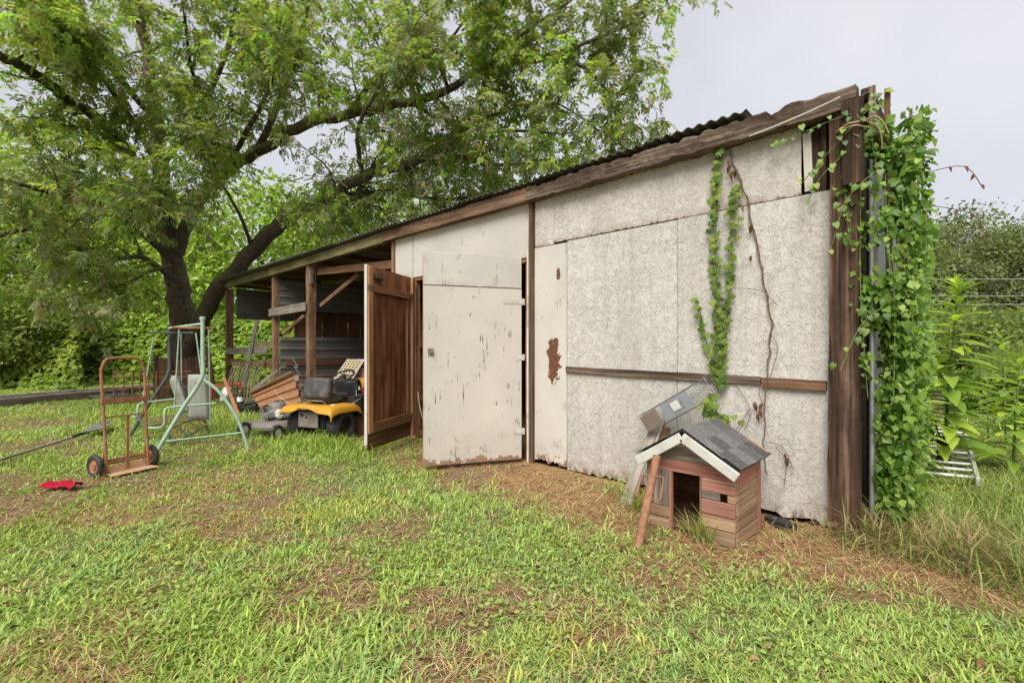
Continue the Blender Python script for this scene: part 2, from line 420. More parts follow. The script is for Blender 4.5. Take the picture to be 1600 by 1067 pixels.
M_galvbrown = metal_sheet('rust_stained_sheet', (.29, .26, .22), (.22, .14, .08), amt=.75, metal=.3)
M_roofm = metal_sheet('roof_sheet_metal', (.19, .195, .185), (.12, .085, .06), amt=.5, metal=.35, rough=.6)
M_rustsheet = metal_sheet('rusty_sheet', (.33, .19, .10), (.30, .14, .065), amt=.9, metal=.1)
M_rust = plain('rusty_steel', (.30, .13, .065), .8, .15, .35, 22, .35, .3, (.40, .20, .11), .5)
M_rustpost = plain('rusty_pipe', (.30, .155, .09), .85, .1, .3, 35, .6, .25, (.22, .10, .055), .45)
M_midbeam = wood('brown_weathered_beam', [(.07, .038, .022), (.20, .115, .068), (.36, .25, .165)], .55, .9, .55, crk=.9)
M_rustplate = plain('worn_toe_plate', (.55, .34, .22), .7, .1, .2, 12, .2, .3, (.42, .22, .12), .4)
M_green = plain('faded_green_paint', (.33, .46, .35), .55, 0, .18, 14, .15, .4, (.28, .17, .10), .12)
M_greendk = plain('dark_green_grey_paint', (.075, .085, .08), .55, 0, .25, 14, .15, .4, (.14, .09, .06), .25)
M_tyre = plain('tyre_rubber', (.035, .034, .032), .8, 0, .3, 20, .3, .3, (.12, .10, .075), .3)
M_black = plain('black_plastic', (.022, .022, .023), .42, 0, .3, 12, .1, .5, (.06, .055, .05), .2)
M_seat = plain('mower_seat_vinyl', (.055, .055, .056), .42, 0, .25, 10, .15, .5, (.13, .12, .10), .3)
M_yellow = plain('yellow_mower_paint', (.52, .26, .016), .45, 0, .15, 6, .05, .45, (.30, .19, .07), .22)
M_steel = plain('dull_steel', (.33, .33, .32), .45, .7, .25, 18, .2, .5, (.20, .14, .10), .3)
M_engine = plain('engine_casting', (.27, .26, .235), .6, .3, .3, 25, .3, .4, (.14, .12, .10), .45)
M_deck = plain('mower_deck_paint', (.20, .18, .16), .6, 0, .2, 12, .2, .3, (.18, .13, .09), .4)
M_vinyl = plain('grey_vinyl', (.30, .31, .27), .6, 0, .15, 6, .2, .35, (.20, .20, .14), .25)
M_cloth = plain('red_cloth', (.33, .012, .03), .9, 0, .3, 14, .3, .1)
M_web = plain('tan_webbing', (.42, .34, .21), .85, 0, .2, 30, .3, .2)
M_alu = plain('dull_aluminium', (.60, .60, .58), .5, .5, .2, 9, .1, .4, (.38, .34, .27), .3)
M_whitep = plain('white_trim_paint', (.56, .55, .50), .65, 0, .12, 9, .15, .3, (.36, .32, .26), .35)
M_shing = plain('asphalt_shingle', (.125, .12, .115), .95, 0, .3, 60, .9, .12, (.19, .185, .175), .35, rand=.7)
M_tar = plain('tar_paper', (.03, .03, .031), .8, 0, .3, 20, .4, .2)
M_wire = plain('galvanised_wire', (.30, .30, .29), .5, .5, .2, 20, 0, .4, (.22, .15, .10), .4)
M_trap = plain('trap_plate', (.26, .285, .305), .45, .25, .12, 10, .1, .4, (.25, .22, .18), .15)
M_rope = plain('tan_rope', (.42, .31, .17), .9, 0, .2, 60, .5, .1)
M_yrope = plain('yellow_rope', (.55, .46, .22), .8, 0, .2, 60, .4, .2)
M_redpl = plain('red_plastic', (.42, .022, .02), .45, 0, .2, 12, .1, .4, (.25, .06, .05), .2)
M_label = plain('bottle_label', (.75, .74, .70), .5, 0, .1, 10, 0, .3)
M_deadvine = plain('dead_vine', (.16, .095, .06), .9, 0, .3, 30, .4, .1)
M_stem = plain('green_stem', (.17, .22, .07), .7, 0, .25, 20, .2, .2, (.14, .09, .05), .3)
M_stemdk = plain('dark_dead_stalk', (.09, .055, .035), .9, 0, .4, 20, .4, .1)
M_cable = plain('bare_cable', (.45, .46, .47), .5, .2, .1, 5, 0, .4)
M_sand = plain('sandy_soil', (.42, .30, .19), .95, 0, .2, 5, .3, .1)
def bark_material():
    M = Mt('mossy_bark', .95, .1)
    v = M.coord((9, 9, 2.2), rand=False)
    a = M.n('ShaderNodeTexVoronoi', {'Vector': v, 'Scale': 2.2}, feature='DISTANCE_TO_EDGE').outputs['Distance']
    n1 = M.noise(M.coord((1, 1, 1), rand=False), 9, 6, .7)
    col = M.ramp(M.math('ADD', M.math('MULTIPLY', a, .6), M.math('MULTIPLY', n1, .6)), [(.2, (.05, .038, .03)), (.5, (.17, .135, .105)), (.75, (.33, .27, .22))])
    nz = M.sep(M.n('ShaderNodeNewGeometry').outputs['Normal'])[2]
    ms = M.math('MULTIPLY', M.ramp(nz, [(-.1, 0.0), (.4, 1.0)]), M.ramp(M.noise(M.coord((1, 1, 1), rand=False), 2.5, 5, .65), [(.40, 0.0), (.56, 1.0)]))
    col = M.mix(M.math('MULTIPLY', ms, .85), col, M.ramp(n1, [(.3, (.08, .12, .015)), (.7, (.19, .25, .04))]))
    M.color(col); M.bump(a, .9, .05); M.bump(n1, .7, .03)
    return M.m
M_bark = bark_material()
M_leaf = leafmat('tree_leaf', .56, .42, .5)
M_bush = leafmat('bush_leaf', .44, .5, .3)
M_grass = leafmat('grass_blade', .34, .55, .25, tsat=(1.1, 1.2, .6))
M_straw = leafmat('dead_straw', .15, .85, .1, tsat=(1, .9, .7))
M_vleaf = leafmat('vine_leaf', .42, .42, .4)
M_creeper = leafmat('creeper_leaf', .35, .5, .35, ((.12, .20, .03), (.25, .36, .07)))
M_vbig = leafmat('corner_vine_leaf', .42, .42, .4, ((.13, .24, .03), (.28, .42, .07)))
M_weedleaf = leafmat('weed_leaf', .42, .42, .4, ((.30, .45, .05), (.46, .60, .12)))
M_dryleaf = leafmat('dry_leaf', .15, .85, .1, ((.13, .065, .035), (.22, .12, .065)))
def ground_material():
    M = Mt('yard_soil', .97, .1)
    a = M.n('ShaderNodeAttribute', None, attribute_name='col').outputs['Color']
    v = M.coord((1, 1, 1), rand=False)
    n1 = M.noise(v, 14, 6, .7); n2 = M.noise(v, 70, 5, .75); n3 = M.noise(M.coord((1, 1, 1), rand=False), 2.1, 4, .6)
    f = M.math('ADD', M.math('MULTIPLY', n1, .5), M.math('MULTIPLY', n2, .5))
    col = M.mix(1.0, a, M.ramp(f, [(.28, (.45, .42, .40)), (.52, (1, 1, 1)), (.75, (1.5, 1.45, 1.3))]), 'MULTIPLY')
    col = M.mix(M.ramp(n3, [(.4, 0.0), (.7, .35)]), col, M.mix(1.0, col, (.75, .7, .62), 'MULTIPLY'))
    M.color(col); M.bump(f, .9, .03)
    return M.m
M_ground = ground_material()
# ------------------------------------------------------------------ ground
def gz(x, y):
    x = np.asarray(x, float); y = np.asarray(y, float)
    h = (fbm(x * .9, y * .9, 3, 3) - .5) * .06 + (fbm(x * 5, y * 5, 9, 2) - .5) * .018
    far = sstep(14, 40, np.hypot(x, y))
    h = h + far * (fbm(x * .05, y * .05, 5, 3) - .45) * 1.2
    bank = sstep(.9, 4.0, x) * sstep(6.5, 11, y); h = h + bank * .35          # low bank behind the shed's right side
    return h - .012
def straw_amt(x, y):
    near = sstep(-.3, .3, y - 2.72 - .5 * np.maximum(0, x + 1.2) - .14 * np.maximum(0, -x - 2) + .6 * (fbm(x * 1.3, y * 1.3, 21) - .5)) * sstep(-6.2, -4.6, x) * sstep(1.6, .3, x) * sstep(4.6, 4.2, y)
    right = 0 * sstep(2.1, 2.8, y + .5 * (fbm(x * 2, y * 2, 23) - .5)) * sstep(-2.1, -.9, x) * sstep(1.3, .4, x) * sstep(4.5, 4.0, y) * .95
    patch = sstep(.60, .74, fbm(x * .75, y * .75, 33, 3)) * .6
    drive = sstep(.6, .2, np.abs(y - (.2 - .35 * (x + 8)) ) ) * sstep(-6.5, -8, x) * .0
    return np.clip(np.maximum(np.maximum(near, right), patch), 0, 1)
def bare_amt(x, y):
    n = fbm(x * 1.6 + 5, y * 1.6, 51, 4)
    spot = np.exp(-(((x + 1.55) / .75) ** 2 + ((y - 1.85) / .5) ** 2)) * .20 + np.exp(-(((x + .35) / .6) ** 2 + ((y - 1.9) / .35) ** 2)) * .16
    track = np.exp(-((y - (-.05 - .06 * (x + 9))) / .55) ** 2) * sstep(-5.8, -8.2, x) * .12
    return sstep(.60, .76, n + spot + track)
# uneven grid: fine in front of the shed, coarse to the horizon
def axis(lo, hi, step, far):
    a = list(np.arange(lo, hi + 1e-6, step)); s = step
    b = []; v = hi
    while v < far: s *= 1.18; v += s; b.append(v)
    c = []; v = lo; s = step
    while v > -far: s *= 1.18; v -= s; c.append(v)
    return np.array(c[::-1] + a + b)
gx = axis(-10.5, 2.2, .055, 420); gy = axis(-1.2, 5.0, .055, 420)
XX, YY = np.meshgrid(gx, gy); nx_, ny_ = len(gx), len(gy)
ZZ = gz(XX, YY)
st = straw_amt(XX, YY); br = bare_amt(XX, YY)
gcol = np.array([.19, .175, .075])[None, None] * np.ones((*XX.shape, 3))
gcol = gcol * (1 - st[..., None]) + np.array([.36, .225, .11]) * st[..., None]
gcol = gcol * (1 - br[..., None]) + np.array([.23, .16, .10]) * br[..., None]
inside = ((YY > 4.15) & (XX < -.7) & (XX > -15))[..., None]
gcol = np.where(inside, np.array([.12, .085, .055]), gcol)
sandm = (sstep(.3, 1.2, XX) * sstep(9, 11, YY) * sstep(24, 17, YY) * sstep(.35, .55, fbm(XX * .5, YY * .5, 71)))[..., None]
gcol = gcol * (1 - sandm) + np.array([.42, .29, .17]) * sandm
ii = (np.arange(ny_ - 1)[:, None] * nx_ + np.arange(nx_ - 1)[None]).ravel()
gF = np.stack([ii, ii + 1, ii + nx_ + 1, ii + nx_], 1)
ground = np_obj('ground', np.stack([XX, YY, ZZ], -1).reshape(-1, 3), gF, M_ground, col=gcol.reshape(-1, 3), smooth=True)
tag(ground, 'trodden yard of soil and dry thatch in front of the shed', 'ground', kind='structure')

# ------------------------------------------------------------------ grass
def blades(P, az, L, lean, wid, col, curl=.5, tipc=1.12):
    """P (n,3) roots; one bent blade each: 5 vertices, a quad and a triangle"""
    n = len(P); d = np.stack([np.cos(az), np.sin(az), np.zeros(n)], 1); s = np.stack([-np.sin(az), np.cos(az), np.zeros(n)], 1)
    u = np.array([0, 0, 1.0])
    m = P + d * (L * .5 * np.sin(lean))[:, None] + u * (L * .5 * np.cos(lean))[:, None]
    l2 = np.minimum(lean + curl, 2.0)
    t = m + d * (L * .5 * np.sin(l2))[:, None] + u * (L * .5 * np.cos(l2))[:, None]
    t[:, 2] = np.maximum(t[:, 2], P[:, 2] + .004)
    w = (wid * .5)[:, None] * s
    V = np.stack([P - w * .7, P + w * .7, m + w, m - w, t], 1).reshape(-1, 3)
    k = np.arange(n) * 5
    Q = np.stack([k, k + 1, k + 2, k + 3], 1); T = np.stack([k + 3, k + 2, k + 4], 1)
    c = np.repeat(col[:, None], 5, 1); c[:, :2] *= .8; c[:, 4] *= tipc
    return V, [Q, T], c.reshape(-1, 3)
def join(parts):
    Vs = []; Qs = []; Ts = []; Cs = []; b = 0
    for V, (Q, T), c in parts: Vs.append(V); Qs.append(Q + b); Ts.append(T + b); Cs.append(c); b += len(V)
    return np.concatenate(Vs), [np.concatenate(Qs), np.concatenate(Ts)], np.concatenate(Cs)
def field(n, d0, d1, power=1.0, tmax=1.25):
    """points on the ground by distance ahead of the viewpoint, denser near"""
    u = nr.random(n); d = (d0 ** power + u * (d1 ** power - d0 ** power)) ** (1 / power)
    t = nr.uniform(-tmax, tmax, n)
    return d * (FX + t * RX), d * (FY + t * RY), d
def shed_free(x, y): return ~((y > 4.02) & (x < -.5) & (x > -14.9))
G_COLS = np.array([[.30, .40, .075], [.36, .47, .095], [.42, .53, .135], [.32, .46, .15], [.46, .50, .115]])
parts = []
NT = 96000
x, y, d = field(NT, 1.55, 19, .62)
st = straw_amt(x, y); br = bare_amt(x, y)
dens = sstep(.30, .50, fbm(x * 2.3, y * 2.3, 91, 3)) * .55 + .45
keep = shed_free(x, y) & (nr.random(NT) < (1 - .93 * st) * (1 - .78 * br) * dens)
x, y, d = x[keep], y[keep], d[keep]; st = st[keep]
k = 6
n = len(x)
tz = gz(x, y)
hue = fbm(x * .8, y * .8, 131, 3); rich = fbm(x * 1.7, y * 1.7, 77, 2)
ci = np.clip((hue * 7.5 - 1.4 + nr.normal(0, .6, n)), 0, 4.0).astype(int)
tc = G_COLS[ci] * (.78 + .45 * nr.random(n))[:, None]
scale = (.62 + .75 * rich) * (1 + .04 * np.maximum(d - 3, 0))
rep = lambda a: np.repeat(a, k, 0)
spread = .026 * rep(scale)
bx_ = rep(x) + nr.normal(0, 1, n * k) * spread; by_ = rep(y) + nr.normal(0, 1, n * k) * spread
az = nr.uniform(0, 2 * math.pi, n * k)
L = (.034 + .060 * nr.random(n * k) ** 1.5) * rep(scale); lean = nr.uniform(.35, 1.35, n * k)
wid = (.0055 + .0045 * nr.random(n * k)) * rep(scale) * rep(1 + .05 * np.maximum(d - 4, 0))
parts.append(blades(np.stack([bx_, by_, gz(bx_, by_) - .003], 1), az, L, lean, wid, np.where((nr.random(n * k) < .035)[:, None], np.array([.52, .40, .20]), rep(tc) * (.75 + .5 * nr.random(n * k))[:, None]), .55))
# taller clumps: round the mower, by the swing, at the dog house door and along the foot of the wall
def clump(cx, cy, rx, ry, n, h, cols, w=.007, lean=(.1, .7)):
    x = cx + nr.normal(0, rx, n); y = cy + nr.normal(0, ry, n)
    c = np.asarray(cols)[nr.integers(0, len(cols), n)] * (.8 + .45 * nr.random(n))[:, None]
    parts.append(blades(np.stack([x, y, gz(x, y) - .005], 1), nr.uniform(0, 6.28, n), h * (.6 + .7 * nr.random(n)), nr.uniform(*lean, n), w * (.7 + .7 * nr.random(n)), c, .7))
GR = [(.25, .37, .06), (.33, .45, .08), (.39, .48, .11)]
for (px, py, rx, ry, n, h) in [(520, 694, .40, .12, 500, .20), (480, 694, .30, .12, 350, .20), (430, 694, .4, .15, 400, .14), (500, 706, .6, .15, 700, .14), (560, 700, .15, .12, 160, .16),
                               (330, 660, .7, .5, 1100, .20), (250, 660, .9, .5, 1100, .20), (390, 668, .5, .3, 700, .2), (230, 645, 1.0, .6, 1200, .22), (600, 650, .2, .1, 100, .15)]:
    p = G(px, py); clump(p.x, p.y, rx, ry, n, h, GR, .009)
for (px, py, rx, n, h) in [(1098, 845, .05, 70, .26), (1040, 838, .05, 30, .10), (990, 785, .10, 130, .20), (970, 770, .12, 90, .16), (1000, 800, .05, 60, .22), (1345, 838, .08, 90, .2),
                           (668, 738, .1, 60, .08), (645, 715, .06, 60, .13)]:
    p = G(px, py); clump(p.x, p.y, rx, rx * .5, n, h, GR + [(.42, .36, .17)], .006)
for i in range(16):
    cx = rng.uniform(-.55, .9); cy = rng.uniform(3.85, 4.6)
    clump(cx, cy, .15, .12, 170, rng.uniform(.16, .34), [(.22, .31, .07), (.31, .38, .10), (.45, .40, .20), (.50, .40, .22)], .006, (.2, 1.1))
for i in range(14):
    clump(rng.uniform(-.55, .15), rng.uniform(3.92, 4.4), .10, .08, 120, rng.uniform(.2, .42), [(.42, .29, .15), (.30, .19, .10), (.50, .38, .21), (.25, .31, .08)], .005, (.3, 1.3))
# long weedy grass along the shed's right side
for i in range(34):
    cx = rng.uniform(-.35, 2.6); cy = rng.uniform(3.75, 8.5)
    if cx < .25 and cy < 4.3: continue
    if -.45 < cx < .05 and 6.6 < cy < 9: continue
    clump(cx, cy, .22, .22, 240, rng.uniform(.26, .46), [(.22, .31, .07), (.31, .38, .10), (.40, .40, .16), (.27, .36, .085)], .007, (.1, .9))
for i in range(30):
    cx = rng.uniform(.3, 9); cy = rng.uniform(8.5, 22)
    clump(cx, cy, .5, .5, 130, rng.uniform(.3, .6), [(.26, .36, .08), (.38, .44, .14), (.44, .44, .19)], .018, (.1, .9))
V, F, c = join(parts)
grass = np_obj('grass', V, F, M_grass, col=c)
tag(grass, 'bright green crabgrass and weeds growing over the yard', 'grass', kind='stuff')
# dead straw lying flat over the bare ground by the wall
parts = []
x, y, d = field(190000, 1.6, 10, .8); s = straw_amt(x, y); b = bare_amt(x, y)
kp = shed_free(x, y) & (nr.random(len(x)) < np.maximum(s * 1.0, np.maximum(b * .6, .035)))
x, y = x[kp], y[kp]; n = len(x)
SC = np.array([(.46, .29, .13), (.58, .40, .20), (.36, .21, .10), (.62, .47, .27), (.25, .14, .075)])
c = SC[nr.integers(0, 5, n)] * (.75 + .5 * nr.random(n))[:, None]
parts.append(blades(np.stack([x, y, gz(x, y) + .003], 1), nr.uniform(0, 6.28, n), .05 + .10 * nr.random(n), nr.uniform(1.05, 1.52, n), .0022 + .0024 * nr.random(n), c, .25))
V, F, c = join(parts)
tag(np_obj('straw', V, F, M_straw, col=c), 'tan dead straw littering the ground along the white wall', 'straw', kind='stuff')
# long pale dead stalks fallen near the wall
for i, (a, b, lab) in enumerate([((882, 775), (978, 755), 'long pale dead grass stalk lying nearest the white wall'), ((930, 790), (985, 762), 'shorter pale dead grass stalk beside the leaning grey plank')]):
    p = G(*a); q = G(*b); p.z = .03; q.z = .12
    tag(MB().tube(arc(p, q, (p + q) / 2 + Vector((0, 0, .06)), 6), .0028, 5).build('dead_stalk', M_yrope), lab, 'stalk')
# fallen brown leaves
def leaf_shape(L, w, fold=.25, droop=.25, n=4, heart=False):
    V = []; F = []
    for i in range(n + 1):
        t = i / n; hw = w * .5 * (math.sin(math.pi * min(1, t * .92 + .06)) ** (.8)) * (1.25 - .5 * t)
        if heart: hw = w * .5 * [.62, 1.0, .86, .48, .0][min(4, int(round(t * 4)))]
        z = -droop * L * t * t
        x = L * t - (.12 * L if heart and i == 0 else 0)
        V += [(x if not (heart and i == 0) else x, -hw, z + fold * hw), (L * t, 0, z), (x, hw, z + fold * hw)]
    for i in range(n):
        a = i * 3; F += [(a, a + 1, a + 4, a + 3), (a + 1, a + 2, a + 5, a + 4)]
    return V, F
def leaf_mesh(name, mat, **k):
    V, F = leaf_shape(**k); me = bpy.data.meshes.new(name); me.from_pydata(V, [], F); me.materials.append(mat)
    for p in me.polygons: p.use_smooth = True
    return me
fl = leaf_mesh('fallen_leaf', M_dryleaf, L=.06, w=.035, fold=.5, droop=.15)
for i, (px, py, lab) in enumerate([(968, 862, 'brown dead leaf lying left of the rusty post driver foot'), (480, 840, 'curled brown leaf lying in the middle of the lawn'), (740, 955, 'brown leaf on the bare soil patch at the lawn front'),
                                   (540, 858, 'small dark leaf on the grass below the open brown door'), (1180, 872, 'brown leaf on the straw just right of the dog house'), (1260, 862, 'dark leaf on the straw under the white wall corner')]):
    o = new_obj('fallen_leaf', fl, None); p = G(px, py); o.location = (p.x, p.y, float(gz(p.x, p.y)) + .03); o.rotation_euler = (.2, .1, i * 1.3); tag(o, lab, 'leaf', 'fallen leaves')
# ------------------------------------------------------------------ the shed
shed = thing('shed', (-7, 4.09, 0), 'long low shed with white painted strand board front and rusty metal roof', 'shed')
def corrugated(name, x0, x1, y0, y1, z0, z1, mat, parent, pitch=.076, amp=.010, along='y', solid=.003):
    """roof sheet: ridges run from (y0,z0) to (y1,z1); the wave goes along x"""
    n = max(4, int(round((x1 - x0) / pitch * 6))); V = []; F = []
    m = 6
    for i in range(n + 1):
        x = x0 + (x1 - x0) * i / n; w = amp * math.sin(2 * math.pi * (x - x0) / pitch)
        for j in range(m + 1):
            t = j / m; V.append((x, y0 + (y1 - y0) * t, z0 + (z1 - z0) * t + w))
    for i in range(n):
        for j in range(m): a = i * (m + 1) + j; F.append((a, a + 1, a + m + 2, a + m + 1))
    me = bpy.data.meshes.new(name); me.from_pydata(V, [], F)
    o = new_obj(name, me, mat, parent); s = o.modifiers.new('thickness', 'SOLIDIFY'); s.thickness = solid
    return o
def ribbed_wall(name, p0, p1, z0, z1, mat, parent, pitch=.12, amp=.012, horizontal=True):
    """ribbed sheet standing on the line p0-p1; ribs run along it (horizontal) or up it"""
    p0 = Vector((*p0, 0)); p1 = Vector((*p1, 0)); d = p1 - p0; L = d.length; t = d / L; nn = Vector((t.y, -t.x, 0)); V = []; F = []
    if horizontal:
        zs = []; z = z0
        prof = [(0, 0), (.55, 0), (.66, 1), (.84, 1), (.95, 0)]
        while z < z1:
            for (f, a) in prof:
                zz = z + f * pitch
                if zz <= z1: zs.append((zz, a * amp))
            z += pitch
        zs.append((z1, 0))
        for (zz, a) in zs:
            for s in range(9): q = p0 + t * L * s / 8 + nn * (a + .006 * math.sin(s * 1.7 + zz * 3)); V.append((q.x, q.y, zz + .006 * math.sin(s * .9 + zz * 11)))
        for i in range(len(zs) - 1):
            for s in range(8): a = i * 9 + s; F.append((a, a + 1, a + 10, a + 9))
    else:
        n = int(L / pitch * 6)
        for i in range(n + 1):
            q = p0 + t * L * i / n + nn * amp * math.sin(2 * math.pi * (L * i / n) / pitch)
            V += [(q.x, q.y, z0), (q.x, q.y, z1)]
        for i in range(n): F.append((2 * i, 2 * i + 2, 2 * i + 3, 2 * i + 1))
    me = bpy.data.meshes.new(name); me.from_pydata(V, [], F)
    o = new_obj(name, me, mat, parent); s = o.modifiers.new('thickness', 'SOLIDIFY'); s.thickness = .003
    return o
XR = -.745                                   # right end of the white wall
XL, XB, XC, XE = -6.45, -9.44, -11.3, -14.9   # posts of the open bays
# white sheets, seams 5 mm
def sheet(name, x0, x1, z0, z1, mat, y=D, t=.013, mesh_top=None):
    if mesh_top is None: return box(name, (x0, y, z0), (x1, y + t, z1), mat, shed, .002)
    bm = bmesh.new(); cx, cz = (x0 + x1) / 2, (z0 + z1) / 2
    pts = [(x0, z0), (x1, z0), (x1, mesh_top[1]), (x0, mesh_top[0])]
    vs_ = [bm.verts.new((a - cx, 0, b - cz)) for a, b in pts] + [bm.verts.new((a - cx, t, b - cz)) for a, b in pts]
    for f in [(0, 1, 2, 3), (7, 6, 5, 4), (0, 4, 5, 1), (1, 5, 6, 2), (2, 6, 7, 3), (3, 7, 4, 0)]: bm.faces.new([vs_[i] for i in f])
    bmesh.ops.recalc_face_normals(bm, faces=bm.faces[:])
    me = bpy.data.meshes.new(name); bm.to_mesh(me); bm.free(); me.materials.append(mat)
    o = bpy.data.objects.new(name, me); C.objects.link(o); o.location = (cx, y, cz); attach(o, shed); return o
def ragged_sheet(name, x0, x1, z0, z1, mat, y=D, t=.013, n=26, amp=.03, seed=1):
    """sheet whose foot has rotted to a ragged line"""
    rn = random.Random(seed); bm = bmesh.new(); cx, cz = (x0 + x1) / 2, (z0 + z1) / 2; cols = []
    for i in range(n + 1):
        x = x0 + (x1 - x0) * i / n; zb = z0 + (rn.random() ** 2) * amp
        cols.append([bm.verts.new((x - cx, yy, zz - cz)) for (yy, zz) in ((0, zb), (0, z1), (t, z1), (t, zb))])
    for a, b in zip(cols, cols[1:]):
        for j in range(4): bm.faces.new((a[j], b[j], b[(j + 1) % 4], a[(j + 1) % 4]))
    bm.faces.new(cols[0]); bm.faces.new(cols[-1][::-1])
    bmesh.ops.recalc_face_normals(bm, faces=bm.faces[:])
    me = bpy.data.meshes.new(name); bm.to_mesh(me); bm.free(); me.materials.append(mat)
    o = bpy.data.objects.new(name, me); C.objects.link(o); o.location = (cx, y, cz); attach(o, shed); return o
XS = -3.115                                  # seam between narrow plywood and strand board
ragged_sheet('strand_board_panel', XS + .006, -1.895, .01, 2.435, M_osb, seed=3)
ragged_sheet('strand_board_panel', -1.890, XR, .01, 2.44, M_osb, seed=4, amp=.045)
sheet('strand_board_panel', -3.29, -.93, 2.446, 3.02, M_osb2, D + .002)
sheet('strand_board_panel', -3.565, -3.296, 2.43, 3.02, M_osb2, D + .003)
o = ragged_sheet('plywood_panel', -3.565, XS, .03, 2.422, M_plypeel, D - .003, seed=5, amp=.05, n=14); tag(o, 'narrow plywood panel with a brown patch of peeled paint')
o = sheet('torn_panel_strip', -.915, -.86, 2.46, 2.90, M_plyw, D + .004); o.rotation_euler = (0, R(-2), 0)
sheet('plywood_panel', -5.93, -3.66, 2.33, 3.02, M_plyw, D + .001)
sheet('plywood_panel', -6.40, -5.945, 2.29, 3.02, M_plyw, D)
sheet('plywood_panel', -6.40, -6.34, .9, 2.28, M_plyw, D + .01)
# horizontal rail, split where the dead vine crosses it
z1 = 1.06
rough_beam('rail', (-3.11, D - .012, 1.075), (-1.205, D - .012, 1.045), .035, .062, M_beam, shed, 18, .004, 2)
rough_beam('rail', (-1.195, D - .014, 1.035), (-.765, D - .012, 1.028), .04, .072, M_brownboard, shed, 8, .004, 3)
# beam along the top, in three lengths
rough_beam('beam', (-3.60, D - .055, 3.015), (-.575, D - .055, 3.025), .12, .155, M_beam, shed, 70, .014, 11, .045)
rough_beam('beam', (-6.62, D - .05, 3.03), (-3.605, D - .05, 3.02), .10, .15, M_midbeam, shed, 30, .006, 12, .012)
rough_beam('beam', (-14.7, D - .04, 2.99), (-6.625, D - .04, 3.02), .09, .16, M_moss, shed, 40, .006, 13, .012)
# posts
rough_beam('corner_post', (-.655, D + .0, -.1), (-.655, D + .0, 3.02), .15, .165, M_beamdk, shed, 34, .008, 15)
rough_beam('post_splice', (-.60, D - .075, 2.42), (-.60, D - .075, 3.0), .10, .12, M_beamdk, shed, 8, .008, 17)
rough_beam('post_splice', (-.815, D + .045, 2.44), (-.815, D + .045, 2.98), .05, .09, M_beamdk, shed, 8, .010, 18)
plank('splinter', (-.505, D + .06, 2.75), (-.51, D + .05, 3.12), .045, .012, M_beam, shed, (1, 0, 0))
plank('splinter', (-.43, D + .08, 2.85), (-.425, D + .07, 3.08), .035, .01, M_brownboard, shed, (1, 0, 0))
rough_beam('trim_post', (-3.60, D - .012, -.02), (-3.60, D - .012, 2.96), .045, .055, M_midbeam, shed, 24, .003, 19)
rough_beam('trim_post', (-3.643, D - .010, -.02), (-3.643, D - .010, 2.42), .05, .022, M_whitep, shed, 16, .002, 20)
rough_beam('bay_post', (XL, D + .03, -.05), (XL, D + .03, 2.94), .09, .07, M_post, shed, 16, .005, 21)
rough_beam('bay_post', (XB, D + .02, -.05), (XB, D + .02, 2.94), .13, .15, M_post, shed, 24, .012, 22)
rough_beam('bay_post', (XC, D + .03, -.05), (XC, D + .03, 2.92), .12, .13, M_post, shed, 20, .010, 23)
rough_beam('bay_post', (XE + .25, D + .05, -.05), (XE + .25, D + .05, 2.90), .16, .16, M_post, shed, 20, .012, 24)
for (xx, yy) in [(XL, 7.2), (XB, 7.4), (XC, 7.2), (XE + .25, 7.2), (XL, 10.3), (XC, 10.3), (XE + .25, 10.3)]:
    rough_beam('bay_post', (xx, yy, -.05), (xx, yy, 2.80), .12, .12, M_brownboard, shed, 8, .008, int(xx * 7 + yy))
plank('post_block', (XB + .10, D - .02, 2.55), (XB + .10, D - .02, 2.82), .08, .05, M_grey, shed, (1, 0, 0))
# boards and braces of the open bays
plank('cross_board', (XC - .12, D - .06, 2.09), (XB - .02, D - .08, 2.115), .17, .03, M_grey, shed)
plank('brace', (-9.1, D + .06, 2.12), (-8.05, D + .3, 2.66), .075, .04, M_post, shed)
plank('brace', (-10.95, D + .05, 1.62), (-10.2, D + .2, 1.98), .075, .04, M_post, shed)
plank('cross_board', (XC + .1, 6.9, 1.75), (XL - .2, 7.0, 1.78), .20, .04, M_brownboard, shed)
plank('cross_board', (-9.3, D + .10, 2.80), (-6.5, D + .12, 2.62), .13, .04, M_brownboard, shed)
# purlins and rafters under the roof
for yy, zz in [(5.6, 2.92), (7.3, 2.88), (9.0, 2.84), (10.6, 2.80)]:
    rough_beam('purlin', (XE + .15, yy, zz), (-.7, yy, zz + .08), .07, .15, M_moss if yy < 6 else M_brownboard, shed, 20, .006, int(yy * 10))
for xx in [-14.55, -13.4, -12.3, -11.2, -10.3, -9.4, -8.4, -7.4, -6.45]:
    plank('rafter', (xx, D + .01, 3.015), (xx, 11.3, 2.87), .10, .05, M_brownboard, shed)
# metal roof, one sheet at a time; the front overhang shrinks to the right
xa = -14.75; k = 0
while xa < -1.32:
    xb = min(xa + .665, -1.29); f = (xa + 14.75) / 13.5
    yo = D - .27 + .15 * f + rng.uniform(-.02, .02); zz = 3.105 + .035 * f + rng.uniform(-.004, .006) + (k % 2) * .006
    corrugated('roof_sheet', xa - .03, xb + .02, yo, 11.6, zz, zz - .13, M_roofm, shed, .095, .012)
    xa = xb; k += 1
corrugated('roof_sheet', -1.32, -.52, D + .03, 11.6, 3.06, 2.98, M_roofm, shed, .095, .012)
box('inner_panel', (-1.3, D + .16, 2.3), (-.7, D + .175, 3.03), M_beamdk, shed, .002)  # dark sheet added behind the wall gap for the shed's unlit inside
# dark boards behind the gap between the metal sheets
for i in range(12):
    box('gap_board', (XC - .28, D + .55 + i * .34, 1.3), (XC - .255, D + .55 + i * .34 + .325, 2.4), M_brown_v, shed, .002)
